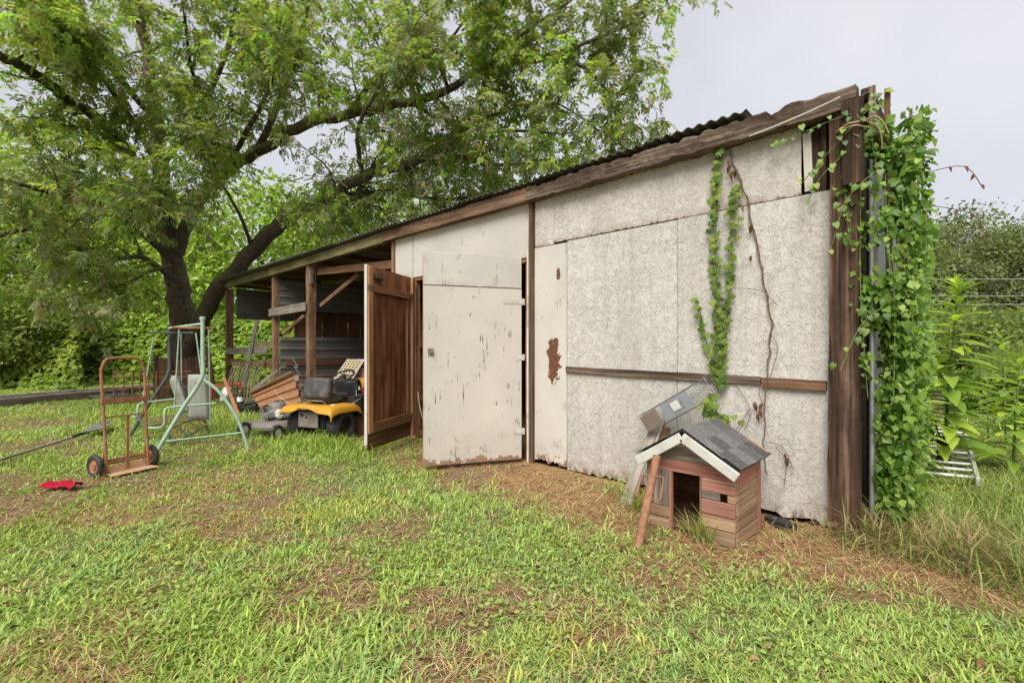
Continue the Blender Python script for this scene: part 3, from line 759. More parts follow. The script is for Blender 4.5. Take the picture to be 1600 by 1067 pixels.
# sheets standing inside the bays
ribbed_wall('metal_wall_sheet', (XC + .06, D + .10), (XC + .06, 7.2), .02, .72, M_galvbrown, shed, .23, .02)
ribbed_wall('metal_wall_sheet', (XC + .075, D + .10), (XC + .075, 7.2), .70, 1.555, M_galvdk, shed, .21, .02)
ribbed_wall('metal_wall_sheet', (XC + .05, D + .02), (XC + .05, 8.2), 2.16, 2.84, M_galvdk, shed, .17, .015)
ribbed_wall('metal_wall_sheet', (XC + .06, 7.2), (XC + .06, 11), .02, 1.5, M_galvdk, shed, .21, .02)
ribbed_wall('metal_wall_sheet', (XE + .3, 4.3), (XE + .3, 8.8), 2.1, 2.93, M_galvdk, shed, .17, .015)
ribbed_wall('metal_wall_sheet', (XC, 11.2), (XL, 11.2), .02, 2.8, M_galvdk, shed, .15, .015, False)
ribbed_wall('metal_wall_sheet', (XL, 11.2), (-.6, 11.2), .02, 2.9, M_galvdk, shed, .15, .015, False)
plank('cross_board', (XC + .10, 4.3, .98), (XC + .12, 7.0, .95), .16, .03, M_brownboard, shed)
# partition between the bays and the closed room
for i in range(20):
    y0 = D + .08 + i * .35
    box('partition_board', (XL - .012, y0, .02), (XL + .012, y0 + .343, 2.85), M_brown_v, shed, .002)
for zz in (.5, 1.35, 2.2): plank('partition_rail', (XL + .04, D + .1, zz), (XL + .04, 11, zz), .09, .04, M_brownboard, shed)
for i in range(4):
    box('inner_panel', (-5.6 + i * 1.22, 7.6, .02 + .01 * i), (-5.6 + i * 1.22 + 1.21, 7.615, 2.7), M_brown_v, shed, .002)
# right side: ribbed white metal behind the vine
ribbed_wall('metal_wall_sheet', (-.60, 11.2), (-.60, 4.75), .05, 2.95, M_galv, shed, .10, .014, False)
rough_beam('rake_beam', (-.55, 4.2, 3.06), (-.50, 11.4, 2.96), .06, .17, M_beamdk, shed, 20, .008, 41)
box('gap_shade_board', (-.64, D + .12, .02), (-.615, 4.74, 2.95), M_beamdk, shed)  # dark board added to stand in for the shaded gap beside the post
# door jambs and header
rough_beam('door_jamb', (-5.93, D + .05, -.02), (-5.93, D + .05, 2.34), .07, .09, M_frame_wood, shed, 14, .003, 51)
plank('door_header', (-5.9, D + .04, 2.33), (-3.65, D + .04, 2.33), .09, .05, M_frame_wood, shed)
rough_beam('door_jamb', (-3.69, D + .06, -.02), (-3.69, D + .06, 2.34), .06, .08, M_frame_wood, shed, 14, .003, 52)
# white door standing open towards the viewer
def frame_at(hx, hy, ang): return Matrix.Translation((hx, hy, 0)) @ Matrix.Rotation(ang, 4, 'Z')
def local_part(name, M, lo, hi, mat, parent, bev=.003):
    lo = Vector(lo); hi = Vector(hi); s = hi - lo
    o = bpy.data.objects.new(name, box_mesh(s.x, s.y, s.z, bev, mat)); C.objects.link(o)
    o.matrix_basis = M @ Matrix.Translation((lo + hi) / 2); attach(o, parent); return o
ang = math.atan2(-1.0, -.52)
Mw = frame_at(-3.715, D - .035, ang)          # local x runs from the hinge outwards, local +y faces the room
door = bpy.data.objects.new('door', box_mesh(1.11, .022, 1.93, .002, M_plydoor, 'wd')); C.objects.link(door)
door.matrix_basis = Mw @ Matrix.Translation((.575, 0, 1.005)); attach(door, shed); tag(door, 'white plywood door with flaking paint, standing open')
local_part('upper_panel', Mw, (.02, -.011, 1.976), (1.13, .011, 2.335), M_plyw, door)
local_part('edge_board', Mw, (1.06, -.05, .06), (1.13, -.013, 2.3), M_frame_v, door)
local_part('edge_board', Mw, (.02, -.05, .06), (.09, -.013, 2.3), M_frame_v, door)
for zz in (.32, 1.16, 1.83):
    local_part('hinge', Mw, (.0, -.018, zz), (.06, -.0115, zz + .05), M_steel, door)
# outer face looks along local +y or -y depending on the swing; the latch sits on the outer face
side = -1 if (Mw.to_3x3() @ Vector((0, -1, 0))).dot(Vector((3.9, -3.6, 0))) > 0 else 1
def face_part(name, x0, x1, z0, z1, t0, t1, mat): return local_part(name, Mw, (x0, min(side * t0, side * t1), z0), (x1, max(side * t0, side * t1), z1), mat, door)
face_part('latch_plate', 1.02, 1.085, 1.22, 1.30, .0115, .018, M_steel)
face_part('latch_bolt', 1.03, 1.07, 1.245, 1.275, .0185, .045, M_rust)
for zz, w in ((.33, .07), (1.17, .06), (1.80, .22)):
    face_part('hinge_leaf', .02, .02 + w, zz, zz + .045, .0115, .016, M_whitep)
    face_part('hinge_barrel', -.015, .018, zz - .01, zz + .06, .004, .026, M_whitep)
# brown door: we see its unpainted inside
ang2 = math.atan2(-1.09, .57)
Mb = frame_at(-5.87, D - .03, ang2)
side2 = 1 if (Mb.to_3x3() @ Vector((0, 1, 0))).dot(Vector((5.5, -3.5, 0))) > 0 else -1
door2 = bpy.data.objects.new('door', box_mesh(1.20, .018, 2.22, .002, M_red_wood, 'bd')); C.objects.link(door2)
me2 = door2.data
door2.matrix_basis = Mb @ Matrix.Translation((.63, 0, 1.20)); attach(door2, shed); tag(door2, 'brown unpainted plywood door swung open, inside face showing')
def f2(name, x0, x1, z0, z1, mat, t0=.0095, t1=.042): return local_part(name, Mb, (x0, min(side2 * t0, side2 * t1), z0), (x1, max(side2 * t0, side2 * t1), z1), mat, door2)
f2('stile', 1.13, 1.225, .265, 2.30, M_frame_v, t1=.047); f2('stile', .035, .125, .05, 2.30, M_frame_v, t1=.047); f2('stile', .18, .245, .40, 1.985, M_frame_v, t1=.03)
f2('top_rail', .13, 1.225, 1.99, 2.075, M_frame_wood, .010, .05); f2('bottom_rail', .13, 1.128, .265, .385, M_frame_wood, t1=.045)
f2('latch_block', .90, 1.08, 2.16, 2.23, M_brownboard, t1=.06)
o = f2('edge_strip', 1.232, 1.243, .08, 2.31, M_plyw, -.010, .03)
f2('kick_board', .04, 1.22, .06, .262, M_brownboard, .0095, .014)
# galvanised pipe standing at the corner
tag(MB().tube([(-.515, 4.19, -.02), (-.515, 4.19, 1.2), (-.52, 4.19, 2.62)], .016, 12).build('pipe', M_galv), 'galvanised steel pipe standing upright among the corner vine', 'pipe')
# rope tied round the head of the corner post
pts = []
for i in range(40):
    a = i / 39 * 4 * math.pi; rr = .155 + .01 * math.sin(i * 2.1)
    pts.append((-.60 + rr * .62 * math.cos(a), D - .035 + rr * .85 * math.sin(a), 2.80 + .02 * math.sin(a * .5 + 1) + .012 * (i // 20)))
mb = MB().tube(pts, .006, 6)
mb.tube(arc((-.50, D - .13, 2.80), (-.44, D - .08, 2.62), (-.42, D - .16, 2.76), 6), .005, 5); mb.tube(arc((-.52, D - .15, 2.81), (-.40, D - .12, 2.70), (-.44, D - .2, 2.86), 6), .005, 5)
tag(mb.build('rope', M_rope), 'tan rope wound round the top of the corner post', 'rope')
tag(MB().tube(arc((-1.25, D - .14, 2.935), (-.66, D - .15, 3.02), (-.95, D - .14, 2.96), 8), .006, 6).build('cable', M_whitep), 'white cable running under the right end of the top beam', 'cable')
# ------------------------------------------------------------------ dog house against the wall
dh = thing('dog_house', (-1.43, 3.5, 0), 'small red and bare wood dog house with grey shingle roof by the white wall', 'dog house')
dx0, dx1, dy0, dy1 = -1.74, -1.115, 3.25, 3.74
def dplank(x0, x1, z0, z1, mat, y=dy0, t=.02, name='front_plank'): return box(name, (x0, y, z0), (x1, y + t, z1), mat, dh, .003)
dplank(dx0, dx1, .428, .512, M_dogred)
dplank(-1.335, dx1, .338, .425, M_dogred)
dplank(-1.335, -1.215, .285, .335, M_grey, dy0 + .004); dplank(-1.165, dx1, .285, .335, M_dogwood, dy0 + .004)
dplank(-1.335, dx1, .190, .282, M_dogred, dy0 - .002); dplank(-1.335, dx1, .097, .186, M_dogwood); dplank(-1.335, dx1, .0, .093, M_dogwood, dy0 - .003)
dplank(dx0, -1.56, .0, .085, M_dogwood); dplank(dx0, -1.56, .088, .17, M_dogwood, dy0 - .002)
for i, (a, b) in enumerate([(-1.735, -1.69), (-1.685, -1.63), (-1.625, -1.565)]): plank('front_plank', ((a + b) / 2, dy0 + .01, .172), ((a + b) / 2, dy0 + .01, .427), b - a, .018, M_grey, dh, (1, 0, 0))
plank('door_jamb', (-1.552, dy0 + .004, 0), (-1.552, dy0 + .004, .427), .018, .035, M_dogred, dh, (1, 0, 0))
plank('door_jamb', (-1.342, dy0 + .014, 0), (-1.342, dy0 + .014, .427), .012, .03, M_dogwood, dh, (1, 0, 0))
def gable(z0, z1, mat, y):
    ax, az, sl = -1.43, .705, .218 / .362
    w0 = (az - z0) / sl; w1 = (az - z1) / sl; cz = (z0 + z1) / 2
    pts = [(-w0, z0 - cz), (w0, z0 - cz), (w1, z1 - cz), (-w1, z1 - cz)]
    me = bpy.data.meshes.new('gable_board'); V = [(a, 0, b) for a, b in pts] + [(a, .018, b) for a, b in pts]
    me.from_pydata(V, [], [(0, 1, 2, 3), (7, 6, 5, 4), (0, 4, 5, 1), (1, 5, 6, 2), (2, 6, 7, 3), (3, 7, 4, 0)])
    o = new_obj('gable_board', me, mat); o.location = (ax, y, cz); attach(o, dh)
gable(.514, .612, M_grey, dy0 + .002); gable(.614, .70, M_dogred, dy0)
for sgn, x in ((1, dx1), (-1, dx0)):
    zz = [0, .10, .20, .295, .395, .50]
    for i in range(5):
        m = M_dogred if i == 4 else M_dogwood
        plank('side_plank', (x, dy0 + .02, (zz[i] + zz[i + 1]) / 2), (x, dy1, (zz[i] + zz[i + 1]) / 2), zz[i + 1] - zz[i] - .003, .02, m, dh)
plank('corner_trim', (dx1 + .016, dy1 - .06, .0), (dx1 + .016, dy1 - .06, .45), .055, .012, M_dogred, dh, (0, 1, 0))
box('back_board', (dx0, dy1, 0), (dx1, dy1 + .018, .5), M_brownboard, dh); box('floor_board', (dx0 + .02, dy0 + .05, .01), (dx1 - .02, dy1, .03), M_brownboard, dh)
# roof: two decks, shingle tabs laid in rows, white barge boards, tar paper edge
rx, rz_ = -1.43, .742; ry0, ry1 = 3.165, 3.79
for sgn in (1, -1):
    ex, ez = (.362, .218) if sgn > 0 else (.335, .222); Ls = math.hypot(ex, ez)
    a = Vector((rx, 0, rz_)); e = Vector((rx + sgn * ex, 0, rz_ - ez)); dn = (e - a).normalized(); nrm = Vector((-dn.z * sgn, 0, dn.x * sgn))
    if nrm.z < 0: nrm = -nrm
    mid = (a + e) / 2 + Vector((0, (ry0 + ry1) / 2, 0))
    Mr = Matrix((dn, Vector((0, 1, 0)), nrm)).transposed().to_4x4()
    if Mr.to_3x3().determinant() < 0: Mr = Matrix((dn, Vector((0, -1, 0)), nrm)).transposed().to_4x4()
    dk = bpy.data.objects.new('roof_deck', box_mesh(Ls, ry1 - ry0 - .01, .014, .002, M_tar)); C.objects.link(dk)
    dk.matrix_basis = Matrix.Translation(mid) @ Mr; attach(dk, dh)
    rows = 3; cols = 4
    for i in range(rows):
        for j in range(cols):
            w = (ry1 - ry0) / cols; off = (.5 * w if i % 2 else 0)
            y0 = ry0 + j * w - off * .6; y1 = y0 + w - .004
            y0 = max(y0, ry0 - .01); y1 = min(y1 if j < cols - 1 else ry1 + .01, ry1 + .01)
            s0 = i * Ls / rows - .01; s1 = (i + 1) * Ls / rows + (.03 if i < rows - 1 else .008)
            c = a + dn * ((s0 + s1) / 2) + nrm * (.013 + .004 * i) + Vector((0, (y0 + y1) / 2, 0))
            sh = bpy.data.objects.new('shingle', box_mesh(s1 - s0, y1 - y0, .005, .001, M_shing)); C.objects.link(sh)
            sh.matrix_basis = Matrix.Translation(c) @ Mr @ Matrix.Rotation(R(-1.0 + rng.uniform(-.6, .6)), 4, 'Y') @ Matrix.Rotation(R(rng.uniform(-1.5, 1.5)), 4, 'Z')
            attach(sh, dh)
    p0 = a + Vector((sgn * .002, ry0 - .012, .0 - .045)); p1 = e + Vector((0, ry0 - .012, -.038))
    plank('barge_board', p0, p1, .066, .018, M_whitep, dh, nrm)
plank('roof_batten', (-1.22, 3.76, .635), (-1.07, 3.77, .545), .03, .02, M_dogwood, dh)
# bedding straw and black scraps behind
pd = thing('post_driver', G(995, 861), 'rusty steel post driver with loop handles leaning on the dog house front', 'post driver')
b0 = Vector((-1.556, 2.775, -.01)); b1 = Vector((-1.60, 3.135, .545))
MB().tube([b0, b0.lerp(b1, .5), b1], .028, 16).build('tube', M_rustpost, pd)
ax = (b1 - b0).normalized(); sd = Vector((1, .25, 0)).normalized()
for sgn in (1, -1):
    q0 = b0 + ax * .36 + sd * .024 * sgn; q1 = b0 + ax * .52 + sd * .024 * sgn
    o1 = q0 + sd * .055 * sgn - ax * .008; o2 = q1 + sd * .05 * sgn
    MB().tube([q0, q0.lerp(o1, .7), o1 + ax * .008, o2 - ax * .01, o2 - sd * .01 * sgn, q1], .0055, 8).build('handle', M_rust, pd)
tag(plank('grey_plank', G(978, 788) + Vector((0, 0, 0)), W(1031, 654, 4.05), .11, .022, M_grey, None, (1, .2, 0)), 'wide grey plank leaning on the wall left of the dog house', 'plank')
tag(plank('brown_plank', G(1004, 800) + Vector((.02, .05, 0)), W(1040, 668, 4.03), .085, .022, M_brownboard, None, (1, .2, 0)), 'narrow brown plank leaning between the grey plank and dog house', 'plank')
# wire trap lying on the dog house roof against the wall
A = Vector((-2.06, 3.86, .555)); B = Vector((-1.50, 3.90, .915)); L = .68; hh = .165
u = (B - A).normalized(); w = Vector((-.15, 1, 0)); w = (w - u * w.dot(u)).normalized(); v = w.cross(u) * -1
if v.z < 0: v = -v
trap = thing('wire_trap', A, 'wire mesh animal trap with grey metal plate on the dog house roof', 'animal trap')
mb = MB(); P3 = lambda a, b, c: A + u * a + v * b + w * c
n = 26
for i in range(n + 1):
    a = L * i / n; mb.tube([P3(a, 0, 0), P3(a, hh, 0), P3(a, hh, hh), P3(a, 0, hh), P3(a, 0, 0)], .0011, 3, False)
for j in range(7):
    c = hh * j / 6
    for (q, r_) in ((c, 0), (c, hh)): mb.tube([P3(0, q, r_), P3(L, q, r_)], .0011, 3, False); mb.tube([P3(0, r_, q), P3(L, r_, q)], .0011, 3, False)
o = mb.build('wire_mesh', M_wire, trap); o['kind'] = 'stuff'
for a in (0, L): MB().tube([P3(a, 0, 0), P3(a, hh, 0), P3(a, hh, hh), P3(a, 0, hh), P3(a, 0, 0)], .004, 6).build('end_frame', M_wire, trap)
def quad_plate(name, c, sx, sy, t, mat): 
    m = Matrix((u, v, -w)).transposed().to_4x4(); o = bpy.data.objects.new(name, box_mesh(sx, sy, t, .002, mat)); C.objects.link(o); o.matrix_basis = Matrix.Translation(c) @ m; attach(o, trap); return o
quad_plate('plate', P3(.36, .080, -.005), .27, .14, .004, M_trap); quad_plate('trigger_plate', P3(.355, .085, -.0105), .075, .075, .006, M_whitep); quad_plate('trigger_plate', P3(.37, .082, -.0085), .11, .095, .002, M_steel); quad_plate('end_plate', P3(.10, .078, -.004), .17, .14, .003, M_galvdk)
# black scraps of plastic at the wall foot
for i, (px, py, s, lab) in enumerate([(1205, 815, .05, 'black plastic scrap at the back corner of the dog house'), (1222, 822, .06, 'crumpled black plastic scrap against the wall right of the dog house'), (1238, 826, .035, 'small black scrap farthest right of the dog house')]):
    rn = random.Random(i); bm = bmesh.new(); bmesh.ops.create_icosphere(bm, subdivisions=2, radius=s)
    for v_ in bm.verts: v_.co = v_.co * rn.uniform(.6, 1.25); v_.co.z *= .55
    o = bm_obj('plastic_scrap', bm, M_black); p = G(px, py); o.location = (p.x, min(p.y, 4.02), .02); tag(o, lab, 'scrap', 'black plastic scraps')

# ------------------------------------------------------------------ hand truck
ht = thing('hand_truck', (-6.40, .86, 0), 'rusty upright hand truck with two rubber wheels on the lawn', 'hand truck', rz=math.atan2(.93, -.36))
def L_(mb, name, mat, root, **k): return mb.build(name, mat, root, world=False, **k)
def fz(z): return .10 * z / 1.2           # the frame leans back a little
hw = .195
fr = [(-hw, fz(0.04), .04), (-hw, fz(.6), .6), (-hw - .008, fz(1.0), 1.02), (-hw + .01, fz(1.12), 1.12), (-hw + .05, fz(1.18), 1.185), (0, fz(1.2), 1.20),
      (hw - .05, fz(1.18), 1.185), (hw - .01, fz(1.12), 1.12), (hw + .008, fz(1.0), 1.02), (hw, fz(.6), .6), (hw, fz(.04), .04)]
L_(MB().tube(smooth_path(fr, 3), .014, 10), 'frame', M_rust, ht)
L_(MB().box((-hw - .02, fz(.76) - .018, .73), (hw + .02, fz(.76) + .012, .785)), 'cross_bar', M_rust, ht, bevel=.003)
L_(MB().box((-hw, fz(.60) - .006, .585), (hw, fz(.60) + .006, .60)), 'cross_bar', M_rust, ht)
L_(MB().box((-.012, fz(.1), .05), (.012, fz(.1) + .008, .60)), 'slat', M_rust, ht)
L_(MB().box((-hw, fz(.15) + .01, .135), (hw, fz(.15) + .025, .165)), 'cross_bar', M_rust, ht)
L_(MB().box((-hw - .02, -.15, .022), (hw + .02, .02, .030)).box((-hw - .02, .012, .022), (hw + .02, .022, .10)), 'toe_plate', M_rustplate, ht, bevel=.002)
L_(MB().tube([(-.27, .07, .115), (.27, .07, .115)], .010, 8), 'axle', M_rust, ht)
for s in (-1, 1):
    L_(MB().tube([(s * hw, fz(.35), .35), (s * hw, .07, .115), (s * hw, .0, .04)], .009, 6), 'axle_bracket', M_rust, ht)
    Mx = Matrix.Translation((s * .262, .07, .115)) @ Matrix.Rotation(R(90), 4, 'Y')
    wv = MB().lathe([(.072, -.018), (.105, -.022), (.117, -.012), (.120, 0), (.117, .012), (.105, .022), (.072, .018)], 28, Mx, True)
    wo = L_(wv, 'wheel', M_tyre, ht)
    rim = MB().lathe([(.012, -.02), (.03, -.02), (.035, -.006), (.062, -.006), (.074, -.016), (.074, .016), (.062, .006), (.035, .006), (.03, .02), (.012, .02)], 24, Mx, True)
    o = L_(rim, 'rim', M_rust, wo)

# ------------------------------------------------------------------ green swing frame
sw = thing('swing_frame', (-7.9, 1.6, 0), 'green metal lawn swing frame with slatted glider, behind the hand truck', 'swing')
T1 = Vector((-7.10, 1.70, 1.66)); T2 = Vector((-8.75, 1.66, 1.63))
def aframe(T, la, lb, mat, r=.024):
    zc = .88; k = T.copy(); k.z = zc
    mid = Vector((T.x, T.y, 1.2))
    p = smooth_path([T, mid, Vector((T.x - .0, T.y - .01, .92)), T.lerp(Vector(la), .42).xy.to_3d() + Vector((0, 0, .55)), T.lerp(Vector(la), .76).xy.to_3d() + Vector((0, 0, .22)), Vector(la)], 5)
    MB().tube(p, r, 12).build('leg', mat, sw)
    p = smooth_path([Vector((T.x + .005, T.y + .01, .90)), T.lerp(Vector(lb), .38).xy.to_3d() + Vector((0, 0, .72)), T.lerp(Vector(lb), .76).xy.to_3d() + Vector((0, 0, .38)), Vector(lb)], 5)
    MB().tube(p, r * .85, 12).build('leg', mat, sw)
    a = Vector(la).lerp(T, .16); b = Vector(lb).lerp(T, .16)
    MB().tube([Vector((la[0], la[1], .14)).lerp(Vector((T.x, T.y, .14)), .16), Vector((lb[0], lb[1], .20)).lerp(Vector((T.x, T.y, .2)), .14)], .010, 8).build('spreader', mat, sw)
aframe(T1, (-7.31, 1.24, -.02), (-6.86, 2.16, -.02), M_green)
aframe(T2, (-8.97, 1.21, -.02), (-8.52, 2.12, -.02), M_greendk)
MB().lathe([(0, .045), (.03, .04), (.036, .02), (.03, 0), (.025, -.02), (.024, -.04)], 16, Matrix.Translation(T1)).build('cap', M_green, sw)
MB().lathe([(0, .045), (.03, .04), (.036, .02), (.03, 0), (.025, -.02), (.024, -.04)], 16, Matrix.Translation(T2)).build('cap', M_greendk, sw)
MB().tube([T1 - Vector((0, 0, .05)), T2 - Vector((0, 0, .03))], .018, 10).build('top_bar', M_green, sw)
ad = Vector((.25, .97, 0)).normalized()
for T, m, a, b in ((T1, M_rust, -.30, .14), (T2, M_greendk, -.28, .28)):
    q = T + Vector((-.12 if T is T1 else .1, 0, -.10))
    MB().tube([q + ad * a, q + ad * b], .016, 8).build('hanger_bar', m, sw)
rods = [(PD(280, 515, 6.3), PD(272, 642, 6.4)), (PD(326, 513, 6.5), PD(329, 664, 6.7)), (PD(240, 526, 7.1), PD(222, 628, 7.1)), (PD(283, 520, 7.4), PD(284, 628, 7.4)), (PD(306, 520, 7.0), PD(322, 640, 6.9))]
for a, b in rods: MB().tube([a, a.lerp(b, .5), b], .009, 8).build('hanger_rod', M_green, sw)
arm1 = [PD(228, 668, 6.3), PD(250, 668, 6.2), PD(257, 660, 6.2), PD(257, 645, 6.2), PD(262, 637, 6.25), PD(290, 634, 6.35), PD(337, 630, 6.55)]
arm2 = [PD(205, 648, 6.9), PD(214, 652, 6.9), PD(215, 640, 6.9), PD(218, 631, 6.95), PD(240, 627, 7.1), PD(284, 622, 7.35)]
MB().tube(smooth_path(arm1, 4), .013, 10).build('arm_rail', M_green, sw); MB().tube(smooth_path(arm2, 4), .013, 10).build('arm_rail', M_green, sw)
MB().tube(smooth_path([PD(212, 650, 6.9), PD(216, 655, 6.8), PD(235, 667, 6.4), PD(249, 669, 6.25)], 4), .012, 8).build('seat_rail', M_greendk, sw)
MB().tube([PD(300, 655, 6.7), PD(280, 645, 7.2)], .012, 8).build('seat_rail', M_greendk, sw)
for i in range(6):
    t = (i + .3) / 6; plank('seat_slat', PD(216, 654, 6.85).lerp(PD(246, 668, 6.3), t), PD(278, 646, 7.1).lerp(PD(305, 657, 6.6), t), .034, .010, M_rust if i % 2 else M_grey, sw, (.4, -.4, .1))
pa, pb, pc, pe = PD(268, 694, 6.15), PD(325, 664, 6.75), PD(262, 672, 6.75), PD(300, 655, 7.2)
for i in range(6):
    t = i / 5; plank('foot_slat', pa.lerp(pb, t), pc.lerp(pe, t), .030, .010, M_rust if i % 2 else M_greendk, sw, (.4, -.4, .1))
MB().tube([pa, pb], .010, 8).build('foot_rail', M_greendk, sw); MB().tube([pc, pe], .010, 8).build('foot_rail', M_greendk, sw)
MB().tube([PD(222, 682, 6.9), PD(268, 676, 6.9), PD(330, 664, 7.0)], .008, 6).build('tie_rod', M_rust, sw)
# grey vinyl seat back propped inside the swing
vs_t = thing('vinyl_seat', PD(305, 656, 6.95), 'worn grey vinyl vehicle seat propped upright inside the swing frame', 'seat')
def cushion(name, c, w, h, t, mat, parent, tilt, rz, ribs=3):
    nx, nz = 12, 14; V = []; F = []
    for side_ in (1, -1):
        for i in range(nx + 1):
            for j in range(nz + 1):
                a = i / nx * 2 - 1; b = j / nz * 2 - 1
                e = max(0, (1 - abs(a) ** 5)) ** .5 * max(0, (1 - abs(b) ** 6)) ** .5
                rib = 1 - .16 * (abs(math.sin(a * math.pi * ribs / 2)) < .16)
                V.append((a * w / 2 * (1 - .12 * (b > .3) * (b - .3)), side_ * t / 2 * e * rib, (b + 1) * h / 2))
    n1 = (nx + 1) * (nz + 1)
    for s_ in (0, 1):
        for i in range(nx):
            for j in range(nz):
                q = s_ * n1 + i * (nz + 1) + j; f = (q, q + nz + 1, q + nz + 2, q + 1); F.append(f if s_ else f[::-1])
    mb = MB(); mb.V = [Vector(v) for v in V]; mb.F = F
    o = mb.build(name, mat, None, sharp=R(70)); o.matrix_basis = Matrix.Translation(c) @ Matrix.Rotation(rz, 4, 'Z') @ Matrix.Rotation(tilt, 4, 'X'); attach(o, parent); return o
frz = math.atan2(RY, RX)
cushion('seat_back', PD(312, 656, 6.9), .27, .66, .10, M_vinyl, vs_t, R(6), frz + R(12), 4)
cushion('seat_base', PD(291, 645, 7.15), .24, .58, .12, M_vinyl, vs_t, R(14), frz - R(40), 3).rotation_euler[1] += R(-8)

# ------------------------------------------------------------------ shovel, red cloth, timbers
sp = thing('shovel', G(80, 700), 'long handled shovel lying on the grass left of the hand truck', 'shovel')
s0 = G(-30, 735); s1 = G(112, 690); s2 = G(138, 684); s3 = G(172, 672); 
for q, z in ((s0, .05), (s1, .06), (s2, .075), (s3, .11)): q.z = z
MB().tube([s0, s0.lerp(s1, .5), s1], .017, 10).build('handle', M_grey, sp)
MB().tube(smooth_path([s1, s1.lerp(s2, .5) + Vector((0, 0, .012)), s2], 4), [.021] * 9, 10).build('socket', M_black, sp)
bd = (s3 - s2); bl = bd.length; bu = bd / bl; bs = Vector((0, 0, 1)).cross(bu).normalized(); V = []; F = []
for i in range(9):
    t = i / 8; hwid = .105 * (min(1, t * 6) ** .5) * (1 if t < .6 else math.sqrt(max(0.0, 1 - ((t - .6) / .4) ** 2)) * .98 + .02)
    for j in range(5): s_ = j / 2 - 1; V.append(s2 + bu * (bl * t) + bs * hwid * s_ + Vector((0, 0, .028 * s_ * s_ + .05 * abs(s_) * 0)))
for i in range(8):
    for j in range(4): a = i * 5 + j; F.append((a, a + 1, a + 6, a + 5))
mb = MB(); mb.V = V; mb.F = F; o = mb.build('blade', M_steel, sp); md = o.modifiers.new('thickness', 'SOLIDIFY'); md.thickness = .004
c0 = G(96, 765); V = []; F = []
nx, ny = 22, 12
for i in range(nx + 1):
    for j in range(ny + 1):
        a = (i / nx - .5) * .30; b = (j / ny - .5) * .15 * (1 - .35 * abs(i / nx - .5))
        z = .035 + .035 * float(vnoise(a * 22 + 5, b * 22 + 7, 5)) + .02 * float(vnoise(a * 50, b * 50, 6)) - .03 * (abs(j / ny - .5) > .42)
        jx = .02 * (float(vnoise(b * 40, 3.3, 2)) - .5); jy = .05 * (float(vnoise(a * 14, 1.3, 3)) - .5)
        V.append(c0 + Vector((RX * (a + jx), RY * (a + jx), 0)) + Vector((FX * (b + jy), FY * (b + jy), 0)) * 1.0 + Vector((0, 0, z)))
for i in range(nx):
    for j in range(ny): q = i * (ny + 1) + j; F.append((q, q + 1, q + ny + 2, q + ny + 1))
mb = MB(); mb.V = V; mb.F = F
tag(mb.build('red_cloth', M_cloth, sharp=R(80)), 'crumpled red cloth lying on the lawn in front of the hand truck', 'cloth')
ta, tb = G(-60, 641), G(200, 617)
dv = (tb - ta).normalized(); nv = Vector((-dv.y, dv.x, 0))
if nv.dot(Vector((FX, FY, 0))) < 0: nv = -nv
tim = [('long weathered timber with bolt holes, nearest of the row on the left', 0, .0, .17), ('long weathered timber lying second in the row on the left', .27, .01, .17), ('long weathered timber lying third in the row on the left', .54, .0, .16), ('long weathered timber farthest back in the row on the left', .81, .02, .16)]
for i, (lab, off, dz, h) in enumerate(tim):
    o = thing('timber', ta.lerp(tb, .5) + nv * off, lab, 'timber', 'timbers lying in a row')
    rough_beam('beam', ta + nv * (off + .12) + Vector((0, 0, h / 2 + dz)), tb + nv * (off + .12) + dv * (i * .7) + Vector((0, 0, h / 2 + dz)), .25, h, M_grey if i != 1 else M_beam, o, 24, .008, 60 + i)
    for k_ in range(5):
        q = ta.lerp(tb, .12 + .19 * k_) + nv * (off + .12); MB().lathe([(0, .012), (.028, .010), (.032, 0)], 10, Matrix.Translation((q.x, q.y, h + dz - .002))).build('bolt', M_black, o)
pl = thing('metal_deck', G(180, 640), 'low dark metal deck standing on legs behind the hand truck', 'metal deck')
qa, qb = PD(156, 620, 11.0), PD(205, 616, 11.6)
plank('plate', qa, qb, .85, .03, M_greendk, pl, (FX * .8 + nv.x * .2, FY * .8, .0))
for t in (.05, .5, .95):
    q = qa.lerp(qb, t); plank('leg', (q.x, q.y, 0), (q.x, q.y, q.z + .15), .04, .04, M_greendk, pl, (1, 0, 0))
plank('rail', qa + Vector((0, 0, .16)), qb + Vector((0, 0, .16)), .03, .03, M_rust, pl)
# thin rusty gate and dark board fence in front of the tree
gt = thing('metal_gate', G(215, 632), 'thin rusty metal gate standing left of the dark board fence', 'gate')
for px in (178, 193, 207, 219, 232, 244): MB().tube([PD(px, 630, 11.4), PD(px, 576 + (px % 7), 11.4)], .016, 6).build('upright', M_rust, gt)
for py in (582, 590, 606): MB().tube([PD(176, py, 11.38), PD(300, py - 2, 11.6)], .013, 6).build('rail', M_rust, gt)
bf = thing('board_fence', G(285, 626), 'short dark board fence standing round the tree foot', 'fence')
for i in range(9):
    px = 244 + i * 9.2; d_ = 12.0; top = 556 + (i * 5) % 7; q = PD(px, 600, d_); t_ = PD(px, top, d_)
    plank('board', (q.x, q.y, -.02), (t_.x, t_.y, t_.z), .135, .022, M_brownboard if i % 3 else M_beamdk, bf, (RX, RY, 0))
plank('rail', PD(242, 572, 12.06), PD(326, 572, 12.06), .08, .035, M_brownboard, bf); plank('rail', PD(242, 606, 12.06), PD(326, 606, 12.06), .08, .035, M_brownboard, bf)
tag(plank('dark_board', G(336, 624), PD(323, 541, 11.9), .13, .03, M_brownboard, None, (RX, RY, 0)), 'tall dark board leaning beside the fence by the tree', 'board')
